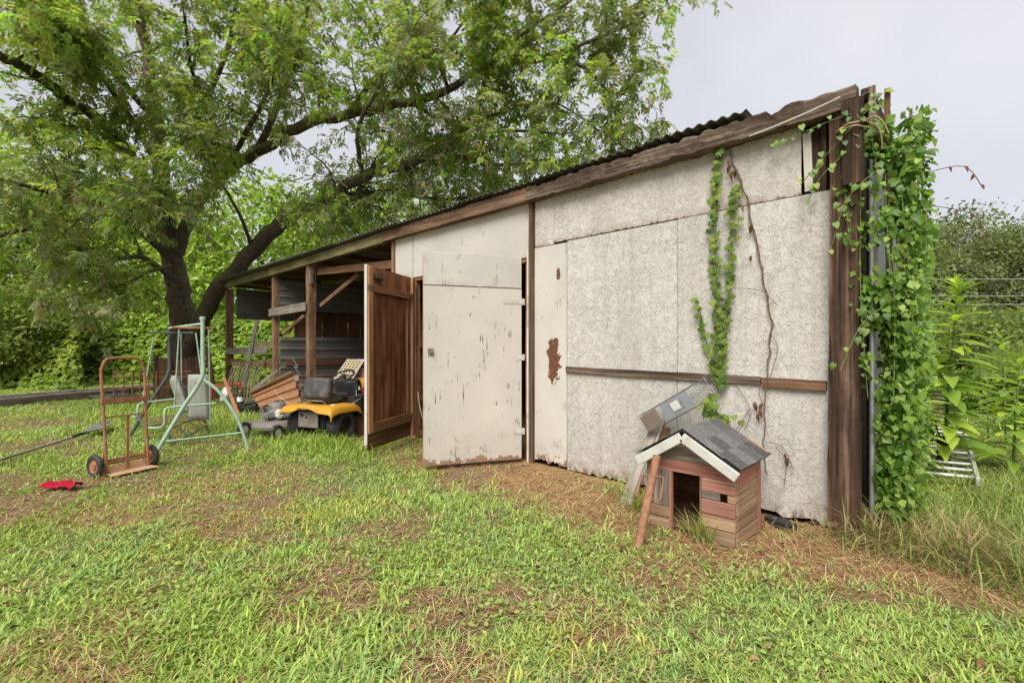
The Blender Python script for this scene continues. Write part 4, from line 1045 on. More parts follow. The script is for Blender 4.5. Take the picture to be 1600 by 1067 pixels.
# ------------------------------------------------------------------ open end of the lean-to
for i, (za, lab, m, a, b) in enumerate([(1.22, 'r', M_grey, XE + .3, XC - .35), (1.34, 'r', M_moss, XC - 1.5, XC + .02), (.92, 'r', M_brownboard, XE + .3, XC)]):
    plank('side_rail', (a, D - .03, za), (b, D - .03 + .01 * i, za + .03), .17, .03, m, shed)
tag(plank('leaning_board', PD(379, 606, 11.3), PD(402, 500, 11.7), .09, .03, M_grey, None, (RX, RY, 0)), 'grey board leaning across the rails of the open bay', 'board')
sc_ = thing('slatted_rack', G(384, 634), 'fanned rack of thin curved slats leaning in the open bay', 'rack')
for i in range(11):
    a = PD(354 + i * 4.6, 632, 10.6); b = PD(366 + i * 4.55, 567, 11.0); c = a.lerp(b, .5) + Vector((.05, -.10, .0))
    MB().tube(arc(a, b, c, 6), .018, 6).build('slat', M_moss, sc_)
plank('rack_rail', PD(362, 567, 11.0), PD(414, 566, 11.0), .06, .03, M_moss, sc_); plank('rack_rail', PD(354, 624, 10.62), PD(404, 624, 10.62), .05, .03, M_moss, sc_)
tag(plank('rusty_bar', G(374, 652), PD(349, 589, 10.2), .06, .02, M_rust, None, (RX, RY, 0)), 'rusty red flat bar leaning left of the black tyre', 'bar')
o = MB(); a, b = PD(331, 602, 10.6), PD(376, 600, 10.6); o.tube([a, a.lerp(b, .5), b], .022, 8).tube([a + Vector((0, 0, .0)), PD(331, 622, 10.6)], .018, 8).tube([b, PD(377, 624, 10.6)], .018, 8)
o = o.build('red_stand', M_redpl); tag(o, 'red metal stand behind the rusty bar in the open bay', 'stand')
sh = thing('shovel', PD(346, 628, 10.3), 'upturned silver shovel head standing left of the rusty red bar', 'shovel')
V = []; F = []; c = PD(346, 627, 10.3)
for i in range(8):
    t = i / 7; hwid = .115 * (.55 + .45 * math.sin(min(1, t * 1.3) * math.pi / 2)) * (1 if t < .75 else 1 - (t - .75) * 1.2)
    for j in range(5): s_ = j / 2 - 1; V.append(c + Vector((RX, RY, 0)) * (hwid * s_ + .05 * t) + Vector((0, 0, .30 * t)) + Vector((FX, FY, 0)) * (.05 * s_ * s_ + .1 * t))
for i in range(7):
    for j in range(4): a = i * 5 + j; F.append((a, a + 1, a + 6, a + 5))
mb = MB(); mb.V = V; mb.F = F; o = mb.build('blade', M_alu, sh); o.modifiers.new('thickness', 'SOLIDIFY').thickness = .004
MB().tube([c + Vector((0, 0, .28)) + Vector((RX, RY, 0)) * .04 + Vector((FX, FY, 0)) * .1, c + Vector((0, 0, .75)) + Vector((RX, RY, 0)) * .12 + Vector((FX, FY, 0)) * .35], .016, 8).build('handle', M_grey, sh)
p = PD(375.5, 631, 9.6); bo = thing('bottle', p, 'black plastic jug with white label and yellow cap beside the tyre', 'bottle')
T_ = Matrix.Translation((p.x, p.y, max(p.z, 0)))
MB().lathe([(0, 0), (.055, 0), (.06, .02), (.06, .17), (.045, .21), (.02, .235), (.018, .255)], 16, T_).build('body', M_black, bo)
MB().lathe([(.0612, .05), (.0612, .14)], 16, T_).build('label_band', M_label, bo); MB().lathe([(.022, .25), (.022, .28), (0, .282)], 12, T_).build('cap', M_yellow, bo)
def tyre(name, c, R0, w, mat, parent, M, tread=True):
    mb = MB().lathe([(R0 * .56, -w * .40), (R0 * .72, -w * .5), (R0 * .9, -w * .48), (R0 * .975, -w * .36), (R0, -w * .15), (R0, w * .15), (R0 * .975, w * .36), (R0 * .9, w * .48), (R0 * .72, w * .5), (R0 * .56, w * .40)], 32, M, True)
    if tread:
        for i in range(24):
            for k_ in range(5):
                a = 2 * math.pi * (i + .5 * (k_ % 2)) / 24; x = (k_ - 2) * w * .19
                Mt_ = M @ Matrix.Rotation(a, 4, 'Z') @ Matrix.Translation((R0 * (.995 if abs(k_ - 2) < 2 else .97), 0, x))
                mb.box((-.008, -R0 * .09, -w * .075), (.008, R0 * .09, w * .075), Mt_)
    return mb.build(name, mat, parent, world=parent is None or True)
p = PD(394, 633, 9.8); t_ = thing('old_tyre', p, 'black tyre lying flat below the rusty roofing sheets', 'tyre')
tyre('tread', None, .27, .17, M_tyre, t_, Matrix.Translation((p.x, p.y, .10)) @ Matrix.Rotation(R(12), 4, 'X'))
# rusty roofing sheets stacked against the post
def quad_sheet(name, A, B, Cc, Dd, mat, ribs=6, amp=.02, label=None):
    A, B, Cc, Dd = map(Vector, (A, B, Cc, Dd)); n_ = (B - A).cross(Dd - A).normalized(); V = []; F = []
    if n_.dot(Vector((-FX, -FY, .3))) < 0: n_ = -n_
    N = ribs * 6
    for j in range(N + 1):
        t = j / N; ph = t * ribs % 1; h_ = amp * (1 if .55 < ph < .85 else 0)
        for i in range(5): s_ = i / 4; V.append(A.lerp(B, s_).lerp(Dd.lerp(Cc, s_), t) + n_ * h_)
    for j in range(N):
        for i in range(4): a = j * 5 + i; F.append((a, a + 1, a + 6, a + 5))
    mb = MB(); mb.V = V; mb.F = F; o = mb.build(name, mat, None, smooth=False); o.modifiers.new('thickness', 'SOLIDIFY').thickness = .004
    return tag(o, label, 'metal sheet', 'rusty sheets stacked by the post')
quad_sheet('rusty_sheet', PD(392, 614, 9.55), PD(458, 582, 9.15), PD(473, 634, 8.9), PD(413, 645, 9.2), M_rustsheet, 4, .03, 'orange rusty ribbed roofing sheet on top of the leaning stack')
quad_sheet('rusty_sheet', PD(402, 604, 9.75), PD(466, 585, 9.35), PD(480, 640, 9.0), PD(420, 650, 9.3), M_galvbrown, 4, .03, 'greyer ribbed roofing sheet under the orange one in the stack')
tag(plank('pale_board', PD(390, 614, 9.5), PD(456, 581, 9.08), .05, .04, M_post, None), 'pale wooden strip lying along the top of the rusty sheets', 'board')
tag(plank('thin_board', PD(393, 610, 9.85), PD(433, 579, 9.6), .07, .02, M_grey, None), 'thin grey board leaning behind the rusty sheets', 'board')
tag(MB().tube(smooth_path([PD(457, 560, 9.5), PD(466, 575, 9.3), PD(460, 572, 9.3), PD(470, 588, 9.2)], 5), .012, 6).build('iron_hook', M_greendk), 'dark bent iron hook hanging on the bay wall above the rusty sheets', 'hook')
# ------------------------------------------------------------------ yellow riding mower, seen from behind
mw = thing('riding_mower', (-6.80, 3.12, 0), 'yellow riding lawn mower with black seat parked beside the brown door', 'riding mower', rz=math.atan2(.40, .92)); mw.scale = (.94, .94, .96)
def wheel_local(root, x, y, r, w, rimc):
    M = Matrix.Translation((x, y, r)) @ Matrix.Rotation(R(90), 4, 'Y')
    mb = MB().lathe([(r * .56, -w * .40), (r * .72, -w * .5), (r * .9, -w * .48), (r * .975, -w * .36), (r * .985, -w * .15), (r * .985, w * .15), (r * .975, w * .36), (r * .9, w * .48), (r * .72, w * .5), (r * .56, w * .40)], 36, M, True)
    for i in range(30):
        for k_ in range(7):
            a = 2 * math.pi * (i + .5 * (k_ % 2)) / 30; xx = (k_ - 3) * w * .135
            Mt_ = M @ Matrix.Rotation(a, 4, 'Z') @ Matrix.Translation((r * (.99 if abs(k_ - 3) < 3 else .965), 0, xx))
            mb.box((-.007, -r * .07, -w * .052), (.007, r * .07, w * .052), Mt_)
    o = mb.build('wheel', M_tyre, root, world=False)
    MB().lathe([(.02, -w * .3), (r * .3, -w * .3), (r * .52, -w * .25), (r * .58, -w * .42), (r * .58, w * .42), (r * .52, w * .25), (r * .3, w * .3), (.02, w * .3)], 24, M, True).build('rim', rimc, o, world=False)
for s in (-1, 1): wheel_local(mw, s * .37, 0, .215, .23, M_black)
for s in (-1, 1): wheel_local(mw, s * .36, 1.2, .19, .15, M_yellow)
# fender deck
xs = [-.49, -.487, -.475, -.44, -.40, -.36, -.25, -.12, 0, .12, .25, .36, .40, .44, .475, .487, .49]; ys = [-.36, -.358, -.345, -.31, -.2, -.05, .1, .22, .32, .36]
def fzz(x, y):
    z = .525 + .012 * math.cos(x * 6)
    ax_ = abs(x)
    z -= .055 * max(0, (ax_ - .43) / .06) ** 2 + .05 * max(0, (ax_ - .475) / .015)
    z -= (.055 if y < -.352 else (.012 if y < -.34 else 0))
    z -= .16 * max(0, (abs(y) - .20) / .16) ** 2 * (1 if ax_ > .24 else .0) * (.25 if y < 0 else .6)
    z -= .02 * (ax_ < .2) * (y > -.3)
    return z
V = [(x, y, fzz(x, y)) for x in xs for y in ys]; ny = len(ys)
F = [(i * ny + j, (i + 1) * ny + j, (i + 1) * ny + j + 1, i * ny + j + 1) for i in range(len(xs) - 1) for j in range(ny - 1)]
mb = MB(); mb.V = [Vector(v) for v in V]; mb.F = F; o = mb.build('fender', M_yellow, mw, world=False, sharp=R(60)); o.modifiers.new('thickness', 'SOLIDIFY').thickness = .012
MB().box((-.22, -.20, .17), (.22, .9, .40)).build('chassis', M_black, mw, world=False, bevel=.02)
o = MB().box((-.21, -.262, .20), (.16, -.252, .43)).build('drawbar_plate', M_deck, mw, world=False, bevel=.003)
MB().box((-.16, -.266, .355), (-.11, -.2625, .395)).build('hole_dark_patch', M_black, o, world=False); MB().box((-.07, -.266, .33), (-.035, -.2625, .36)).build('hole_dark_patch', M_black, o, world=False)  # black patches stand in for the dark of the plate's openings
# seat
def rbox(name, cx, cy, cz, sx, sy, sz, mat, root, bev, rotx=0):
    M = Matrix.Translation((cx, cy, cz)) @ Matrix.Rotation(rotx, 4, 'X'); mb = MB().box((-sx / 2, -sy / 2, -sz / 2), (sx / 2, sy / 2, sz / 2), M)
    me_o = mb.build(name, mat, root, world=False, smooth=False)
    bm = bmesh.new(); bm.from_mesh(me_o.data); bmesh.ops.bevel(bm, geom=bm.edges[:], offset=bev, segments=5, affect='EDGES', profile=.5); bm.to_mesh(me_o.data); bm.free()
    for p_ in me_o.data.polygons: p_.use_smooth = True
    return me_o
sb = rbox('seat_back', -.02, -.06, .755, .50, .13, .32, M_seat, mw, .06, R(-10))
rim_ = [(-.15, 0, -.06), (.15, 0, -.06), (.165, 0, 0), (.15, 0, .06), (-.15, 0, .06), (-.165, 0, 0), (-.15, 0, -.06)]
Ms = Matrix.Translation((-.02, -.06, .75)) @ Matrix.Rotation(R(-10), 4, 'X') @ Matrix.Translation((0, -.060, 0))
MB().tube([Ms @ Vector(q) for q in smooth_path(rim_, 4)], .006, 6).build('embossing', M_seat, sb, world=False)
rbox('seat_base', -.02, .16, .60, .46, .44, .13, M_seat, mw, .05)
rbox('seat_pan', -.02, .02, .60, .40, .14, .10, M_black, mw, .02)
MB().tube([(-.18, -.12, .53), (-.17, -.13, .575), (.13, -.13, .575), (.16, -.10, .53)], .009, 8).build('seat_bracket', M_steel, mw, world=False)
# dash, steering, hood
rbox('dash', 0, .62, .66, .44, .18, .40, M_black, mw, .05, R(12))
rbox('hood', 0, 1.05, .66, .50, .80, .36, M_yellow, mw, .10)
rbox('grille', 0, 1.46, .55, .44, .06, .30, M_black, mw, .02)
MB().tube([(0, .62, .80), (0, .50, .90)], .022, 10).build('steering_column', M_black, mw, world=False)
Mst = Matrix.Translation((0, .49, .915)) @ Matrix.Rotation(R(28), 4, 'X')
mb = MB().lathe([(.175 + .016 * math.cos(a), .016 * math.sin(a)) for a in [2 * math.pi * i / 8 for i in range(8)]], 32, Mst, True)
stw = mb.build('steering_wheel', M_black, mw, world=False)
mb = MB().lathe([(0, .015), (.045, .012), (.05, -.015), (0, -.02)], 16, Mst)
for a in (0, 2.1, 4.2): mb.tube([Mst @ Vector((.03 * math.cos(a), .03 * math.sin(a), 0)), Mst @ Vector((.17 * math.cos(a), .17 * math.sin(a), 0))], .011, 6)
mb.build('steering_hub', M_black, stw, world=False)
MB().tube([(.34, .28, .46), (.37, .34, .60), (.36, .36, .72)], .008, 8).build('lift_lever', M_steel, mw, world=False)
rbox('lever_grip', .36, .365, .75, .035, .03, .09, M_black, mw, .010)
rbox('side_panel', .26, .42, .46, .20, .35, .06, M_black, mw, .02)
rbox('tag', .28, .53, .72, .035, .004, .06, M_whitep, mw, .001, R(12))
MB().lathe([(0, .02), (.035, .018), (.04, 0)], 12, Matrix.Translation((.30, -.10, .515))).build('fuel_cap', M_whitep, mw, world=False)
MB().box((-.40, .38, .10), (.48, .95, .24)).build('cutting_deck', M_black, mw, world=False, bevel=.04)
tcu = bpy.data.curves.new('lettering', 'FONT'); tcu.body = 'Cub Cadet'; tcu.size = .052; tcu.extrude = .0015; tcu.align_x = 'CENTER'
to = bpy.data.objects.new('lettering_tmp', tcu); C.objects.link(to); bpy.context.view_layer.update()
me = bpy.data.meshes.new_from_object(to.evaluated_get(bpy.context.evaluated_depsgraph_get())); bpy.data.objects.remove(to)
o = new_obj('lettering', me, M_black, mw, False); o.location = (-.02, -.3665, .463); o.rotation_euler = (R(90), 0, 0)

# ------------------------------------------------------------------ small push mower beside it
pm = thing('push_mower', G(432, 680), 'small push mower with bare engine beside the yellow riding mower', 'push mower', rz=R(20)); pm.scale = (1.25, 1.25, 1.3)
MB().lathe([(.22, .09), (.265, .10), (.27, .13), (.24, .17), (.15, .185), (0, .19)], 28).build('deck', M_deck, pm, world=False)
MB().box((-.36, -.16, .13), (-.10, .12, .16)).build('discharge_chute', M_deck, pm, world=False, bevel=.01)
for sx, sy in ((-1, -1), (1, -1), (-1, 1), (1, 1)):
    M = Matrix.Translation((sx * .27, sy * .22, .085)) @ Matrix.Rotation(R(90), 4, 'Y')
    wo = MB().lathe([(.045, -.022), (.075, -.022), (.085, -.012), (.085, .012), (.075, .022), (.045, .022)], 20, M, True).build('wheel', M_tyre, pm, world=False)
    MB().lathe([(0, -.018), (.046, -.016), (.046, .016), (0, .018)], 14, M).build('hub', M_whitep, wo, world=False)
en = MB().lathe([(.09, .19), (.095, .25), (.085, .27), (.10, .275), (.105, .34), (.09, .37), (.04, .385), (0, .387)], 20).build('engine', M_engine, pm, world=False)
for k_ in range(6): MB().box((-.20, -.07, .215 + k_ * .02), (-.08, .07, .223 + k_ * .02)).build('cooling_fin', M_engine, en, world=False)
MB().box((.06, -.09, .21), (.17, .08, .31)).build('fuel_tank', M_whitep, en, world=False, bevel=.02)
MB().box((-.06, -.17, .21), (.08, -.08, .28)).build('muffler', M_steel, en, world=False, bevel=.015)
MB().tube([(-.02, -.12, .28), (-.05, -.14, .33), (-.03, -.10, .36)], .012, 6).build('fuel_line', M_black, en, world=False)
MB().lathe([(0, .40), (.03, .398), (.035, .385)], 12).build('starter_cap', M_black, en, world=False)
MB().tube([(.10, .10, .36), (.02, .02, .44), (-.04, .0, .52)], .004, 5).build('pull_cord', M_whitep, en, world=False)
for s in (-1, 1): MB().tube([(s * .20, .20, .16), (s * .21, .45, .30), (s * .20, .62, .34)], .011, 8).build('handle_bar', M_steel, pm, world=False)
# ------------------------------------------------------------------ webbed lawn chair behind the mower
lc = thing('lawn_chair', PD(545, 600, 8.4), 'folded tan webbed lawn chair propped behind the yellow mower', 'chair')
a, b = PD(524, 586, 8.0), PD(549, 560, 8.5); c = PD(570, 560, 8.25); d_ = PD(547, 590, 7.8)
a, b, c, d_ = PD(521, 592, 8.0), PD(544, 561, 8.4), PD(570, 562, 8.2), PD(548, 596, 7.8)
MB().tube([a, b, c, d_, a], .012, 8).build('frame', M_alu, lc)
nn = (b - a).cross(d_ - a).normalized()
for i in range(5):
    t = (i + .7) / 5.4; plank('strap', a.lerp(d_, t) + nn * .004, b.lerp(c, t) + nn * .004, .038, .003, M_web, lc, (c - b))
for i in range(8):
    t = (i + .6) / 8.2; plank('strap', a.lerp(b, t) - nn * .004, d_.lerp(c, t) - nn * .004, .034, .003, M_web, lc, (b - a))
for q in (a, d_): MB().tube([q, Vector((q.x + .1, q.y + .25, 0))], .011, 8).build('leg', M_alu, lc)
MB().tube([a.lerp(d_, .5), PD(566, 607, 7.9), Vector((PD(566, 607, 7.9).x, PD(566, 607, 7.9).y + .1, 0))], .011, 8).build('leg', M_alu, lc)
p = PD(557, 646, 7.25); bk = thing('bucket', (p.x, p.y, 0), 'black plastic bucket between the yellow mower and brown door', 'bucket')
MB().lathe([(0, .30), (.11, .30), (.155, .58), (.165, .58), (.165, .60), (.15, .60), (.105, .315), (0, .315)], 24, Matrix.Translation((p.x, p.y, 0))).build('pail', M_black, bk)
MB().tube([(p.x - .16, p.y, .58), (p.x - .13, p.y - .1, .50), (p.x, p.y - .17, .46), (p.x + .13, p.y - .1, .5), (p.x + .16, p.y, .58)], .004, 6).build('handle', M_steel, bk)
box('crate', (p.x - .16, p.y - .14, 0), (p.x + .16, p.y + .16, .298), M_brownboard); o = bpy.data.objects['crate']; tag(o, 'brown wooden crate under the black bucket', 'crate')
for i in range(3): o2 = box('slat', (p.x - .165, p.y - .152, .03 + i * .09), (p.x + .165, p.y - .142, .10 + i * .09), M_brownboard, o, .003)
o = plank('red_brown_board', PD(566, 640, 7.9), PD(575, 575, 8.2), .22, .02, M_dogred, None, (RX, RY, 0)); tag(o, 'red brown board leaning behind the mower at the door', 'board')
p = PD(566, 636, 7.6)
rc = thing('fuel_can', (p.x, p.y, 0), 'red plastic fuel can on a stump behind the open brown door', 'fuel can')
MB().box((p.x - .12, p.y - .09, .50), (p.x + .12, p.y + .09, .72)).build('can', M_redpl, rc, bevel=.03); MB().tube([(p.x - .08, p.y, .72), (p.x - .06, p.y, .77), (p.x + .06, p.y, .77), (p.x + .08, p.y, .72)], .012, 8).build('handle', M_redpl, rc)
MB().lathe([(.14, 0), (.135, .25), (.14, .497), (0, .498)], 14, Matrix.Translation((p.x, p.y, 0))).build('stump', M_bark, rc)
# things in the doorway
q = PD(657, 616, 7.3)
tag(MB().tube(smooth_path([PD(653, 612, 7.0), PD(656, 635, 6.95), PD(661, 655, 6.95), PD(664, 668, 7.1), PD(660, 674, 7.2)], 5), .009, 7).build('hose', M_yrope), 'yellow hose hanging just inside the dark doorway', 'hose')
for i, (a, b, m, lab) in enumerate([((650, 682), (668, 668), M_brownboard, 'brown board lying on the floor in the doorway'), ((655, 676), (672, 674), M_grey, 'short grey board lying across the doorway floor')]):
    p0 = G(*a); p1 = G(*b); p0.z = .03 + .03 * i; p1.z = .05 + .04 * i; p0.y += .15; p1.y += .15
    tag(plank('floor_board', p0, p1, .10, .03, m, None, (0, 0.1, 1)), lab, 'board')
# ------------------------------------------------------------------ foliage helpers
def leaves_np(P, tip, nrm, L, Wd, col, fold=.25):
    """n leaves: base, two shoulders lifted by the fold, tip; two triangles each"""
    n = len(P); tip = tip / np.linalg.norm(tip, axis=1, keepdims=True)
    nrm = nrm - tip * np.sum(nrm * tip, 1, keepdims=True); nrm = nrm / (np.linalg.norm(nrm, axis=1, keepdims=True) + 1e-9)
    s = np.cross(nrm, tip); L = L[:, None]; Wd = Wd[:, None]
    m = P + tip * L * .42 + nrm * Wd * fold
    V = np.stack([P, m - s * Wd * .5, P + tip * L, m + s * Wd * .5], 1).reshape(-1, 3)
    k = np.arange(n) * 4
    T = np.concatenate([np.stack([k, k + 1, k + 2], 1), np.stack([k, k + 2, k + 3], 1)])
    return V, T, np.repeat(col[:, None], 4, 1).reshape(-1, 3)
def unit(n): v = nr.normal(0, 1, (n, 3)); return v / np.linalg.norm(v, axis=1, keepdims=True)
def pick(cols, n, var=.25): c = np.asarray(cols, float); return c[nr.integers(0, len(c), n)] * (1 - var + 2 * var * nr.random(n))[:, None]
def crown_np(center, radii, nclump, per, size, cols, clump_r=.16, shell=.55, seed=0, flat=.7):
    """leaf clumps spread through an uneven crown"""
    c = np.asarray(center, float); rd = np.asarray(radii, float)
    u = unit(nclump); rr = (shell + (1 - shell) * nr.random(nclump)) ** .6
    lump = .72 + .5 * fbm(u[:, 0] * 2.2 + seed * 7.3 + 9, u[:, 2] * 2.2 + u[:, 1] * 1.7 + 9, seed, 2)
    cc = c + u * rd * (rr * lump)[:, None]
    base = pick(cols, nclump, .22)
    P = np.repeat(cc, per, 0) + nr.normal(0, 1, (nclump * per, 3)) * (rd.mean() * clump_r) * np.array([1, 1, flat])
    n = len(P); out = P - c; out /= np.linalg.norm(out, axis=1, keepdims=True) + 1e-9
    nrm = out * .5 + np.array([0, 0, .8]) + unit(n) * .7; tip = out * .4 + np.array([0, 0, -.35]) + unit(n) * .9
    L = size * (.65 + .7 * nr.random(n)); col = np.repeat(base, per, 0) * (.8 + .4 * nr.random(n))[:, None]
    return leaves_np(P, tip, nrm, L, L * (.45 + .25 * nr.random(n)), col)
def tree(name, base, h, radii, label, group, nclump, per, size, cols, seed, tr=.22, lift=.55, mat=None, shell=.5, clump_r=.16):
    b = Vector(base); t = thing(name, b, label, 'tree', group)
    top = b + Vector((rng.uniform(-.5, .5), rng.uniform(-.5, .5), h * .8))
    p = smooth_path([b - Vector((0, 0, .2)), b + Vector((.15, .1, h * .25)), b.lerp(top, .6) + Vector((-.2, .15, 0)), top], 4); k = len(p)
    MB().tube(p, [tr * (1 - .85 * i / (k - 1)) for i in range(k)], 9).build('trunk', M_bark, t)
    rn = random.Random(seed)
    for i in range(6):
        s = b.lerp(top, .35 + .09 * i); a = rn.uniform(0, 6.28); e = s + Vector((math.cos(a) * radii[0] * .7, math.sin(a) * radii[1] * .7, h * .14))
        MB().tube(arc(s, e, s.lerp(e, .5) + Vector((0, 0, .3)), 5), [tr * .4 * (1 - .15 * q) for q in range(6)], 6).build('limb', M_bark, t)
    V, T, c = crown_np((b.x, b.y, b.z + h * lift), radii, nclump, per, size, cols, clump_r, shell, seed)
    np_obj('crown', V, T, mat or M_bush, t, c)
    return t
# ------------------------------------------------------------------ low broad-leaved weeds in the lawn
x, y, d = field(42000, 1.6, 9, .7); pt = fbm(x * 1.1 + 30, y * 1.1, 171, 3)
kp = shed_free(x, y) & (nr.random(len(x)) < sstep(.42, .66, pt) * (1 - .9 * straw_amt(x, y)) * (1 - .6 * bare_amt(x, y))); x, y, d = x[kp], y[kp], d[kp]; n = len(x)
P = np.stack([x, y, gz(x, y) + .012 + .03 * nr.random(n)], 1); a = nr.uniform(0, 6.28, n)
L = (.016 + .020 * nr.random(n)) * (1 + .06 * np.maximum(d - 3, 0))
V, T, c = leaves_np(P, np.stack([np.cos(a), np.sin(a), np.full(n, .25)], 1), np.array([0, 0, 1.0]) + unit(n) * .45, L, L * .7, pick([(.30, .42, .09), (.36, .47, .13), (.25, .38, .10), (.42, .48, .14)], n, .2), .15)
V2, T2, c2 = V, T, c
x, y, d = field(2600, 1.6, 9, .8); kp = shed_free(x, y); x, y = x[kp], y[kp]; n = len(x); a = nr.uniform(0, 6.28, n); L = .018 + .030 * nr.random(n)
V, T, c = leaves_np(np.stack([x, y, gz(x, y) + .008 + .02 * nr.random(n)], 1), np.stack([np.cos(a), np.sin(a), np.full(n, .1)], 1), np.array([0, 0, 1.0]) + unit(n) * .6, L, L * .6, pick([(.20, .11, .06), (.32, .19, .10), (.13, .075, .045), (.42, .30, .16)], n, .25), .5)
tag(np_obj('leaf_litter', V, T, M_straw, col=c), 'brown scraps of dead leaf scattered over the lawn', 'leaf litter', kind='stuff')
V, T, c = V2, T2, c2
tag(np_obj('lawn_weeds', V, T, M_grass, col=c), 'small round-leaved weeds mixed through the lawn', 'weeds', kind='stuff')
# ------------------------------------------------------------------ the big tree by the lean-to
bt = thing('big_tree', PD(290, 618, 13.8), 'large spreading tree with mossy limbs standing left of the shed', 'tree')
bt.location.z = 0
LIMBS = {
 'trunk': [(290, 632, 13.8, .50), (288, 575, 13.8, .42), (286, 510, 13.7, .37), (277, 440, 13.6, .33), (268, 390, 13.5, .29), (258, 330, 13.3, .25), (250, 260, 13, .21), (244, 190, 12.8, .18), (232, 100, 12.5, .15), (215, 0, 12.3, .12), (200, -120, 12, .08), (190, -260, 11.8, .04)],
 'a': [(298, 545, 13.7, .30), (335, 462, 13.2, .28), (395, 390, 12.8, .26), (455, 340, 12.3, .23), (510, 312, 12, .19), (567, 277, 11.6, .16), (640, 255, 11.2, .13), (700, 243, 10.9, .09), (770, 258, 10.6, .05), (850, 250, 10.3, .022)],
 'a2': [(470, 332, 12.3, .13), (540, 305, 12.2, .10), (610, 300, 12.2, .08), (690, 312, 12.4, .05), (780, 300, 12.6, .022)],
 'a3': [(567, 277, 11.6, .10), (640, 225, 11.9, .08), (720, 215, 12, .06), (800, 205, 12, .045), (880, 210, 12, .02)],
 'b': [(272, 405, 13.5, .22), (300, 330, 13.2, .21), (345, 275, 12.8, .20), (400, 240, 12.4, .185), (460, 200, 12, .17), (540, 180, 11.6, .15), (640, 160, 11.2, .13), (700, 140, 10.9, .11), (760, 105, 10.6, .095), (835, 94, 10.3, .08), (905, 100, 10, .055), (945, 138, 9.9, .035), (980, 150, 9.8, .014)],
 'b2': [(835, 94, 10.3, .06), (905, 71, 10, .05), (960, 50, 9.8, .035), (1010, 25, 9.7, .015)],
 'b3': [(540, 180, 11.6, .11), (600, 110, 11.3, .09), (660, 50, 11, .07), (720, -20, 10.8, .05), (780, -90, 10.6, .02)],
 'b4': [(400, 240, 12.4, .12), (440, 150, 12, .09), (470, 60, 11.8, .07), (490, -40, 11.5, .05), (510, -140, 11.3, .02)],
 'b5': [(760, 105, 10.6, .06), (820, 50, 10.4, .05), (880, 10, 10.2, .035), (940, -40, 10.1, .015)],
 'b6': [(640, 160, 11.2, .07), (700, 190, 11, .05), (770, 180, 10.8, .04), (860, 160, 10.6, .028), (930, 200, 10.4, .014)],
 'c': [(262, 355, 13.4, .21), (220, 270, 12.5, .19), (160, 195, 11.3, .165), (100, 150, 10.2, .145), (40, 108, 9.3, .12), (-20, 80, 8.6, .10), (-120, 40, 7.8, .05)],
 'd': [(268, 410, 13.5, .13), (190, 335, 12, .11), (95, 305, 10.6, .09), (40, 290, 9.8, .07), (-30, 275, 9, .03)],
 'e': [(272, 440, 13.5, .11), (220, 402, 12.4, .08), (150, 412, 11.5, .05), (90, 425, 11, .02)],
 'e2': [(180, 330, 11.9, .11), (100, 342, 11.2, .10), (40, 355, 10.6, .09), (-30, 380, 10.2, .05)],
 'f': [(250, 262, 13, .12), (310, 180, 12, .09), (350, 90, 11.3, .07), (370, 0, 11, .05), (385, -100, 10.8, .02)],
 'h': [(243, 190, 12.7, .11), (160, 90, 10.8, .09), (90, 10, 9.4, .07), (20, -70, 8.3, .03)],
 'i': [(250, 262, 13, .09), (200, 180, 11.5, .08), (150, 110, 10.2, .06), (110, 60, 9.2, .04), (70, 30, 8.4, .015)],
 'k': [(258, 330, 13.3, .09), (275, 320, 11.8, .07), (255, 300, 10.4, .05), (215, 280, 9.2, .02)],
 'l': [(345, 275, 12.8, .09), (395, 190, 11.2, .07), (425, 125, 10, .05), (445, 60, 9.2, .02)],
 'm': [(268, 415, 13.5, .08), (245, 420, 12.2, .06), (190, 445, 11.2, .04), (140, 460, 10.5, .015)],
 'n': [(567, 277, 11.6, .08), (560, 205, 10.8, .06), (595, 130, 10, .05), (640, 60, 9.5, .02)],
 'o': [(395, 390, 12.8, .07), (375, 335, 11.9, .05), (345, 285, 11.1, .035), (330, 240, 10.4, .015)],
 'q': [(700, 140, 10.9, .06), (690, 90, 10.4, .05), (720, 40, 10, .03), (760, 0, 9.7, .015)],
 'j': [(345, 275, 12.8, .08), (330, 190, 11.6, .065), (300, 110, 10.6, .05), (290, 40, 9.8, .03), (280, -40, 9.2, .015)],
}
paths = {}
for k_, pts in LIMBS.items():
    n_ = 5; P = smooth_path([PD(a, b, c) for a, b, c, r in pts], n_)
    rr = np.interp(np.linspace(0, len(pts) - 1, len(P)), range(len(pts)), [q[3] * (.88 if k_ == 'trunk' else .78) for q in pts])
    rn = random.Random(k_)
    P = [q + Vector((rn.uniform(-1, 1), rn.uniform(-1, 1), rn.uniform(-1, 1))) * min(.05, rr[i] * .35) for i, q in enumerate(P)]
    paths[k_] = (P, list(rr))
    if k_ == 'trunk': P[0].z = -.2
    MB().tube(P, list(rr), 14 if rr[0] > .18 else 9).build('trunk' if k_ == 'trunk' else 'limb', M_bark, bt)
tw = MB(); LP = []; LT = []; LN = []; LL = []; LC = []
TREE_COLS = [(.17, .21, .06), (.23, .28, .07), (.31, .385, .085), (.41, .50, .11), (.29, .31, .16), (.38, .38, .24)]
brn = random.Random(99)
def rvec(): return Vector((brn.gauss(0, 1), brn.gauss(0, 1), brn.gauss(0, 1))).normalized()
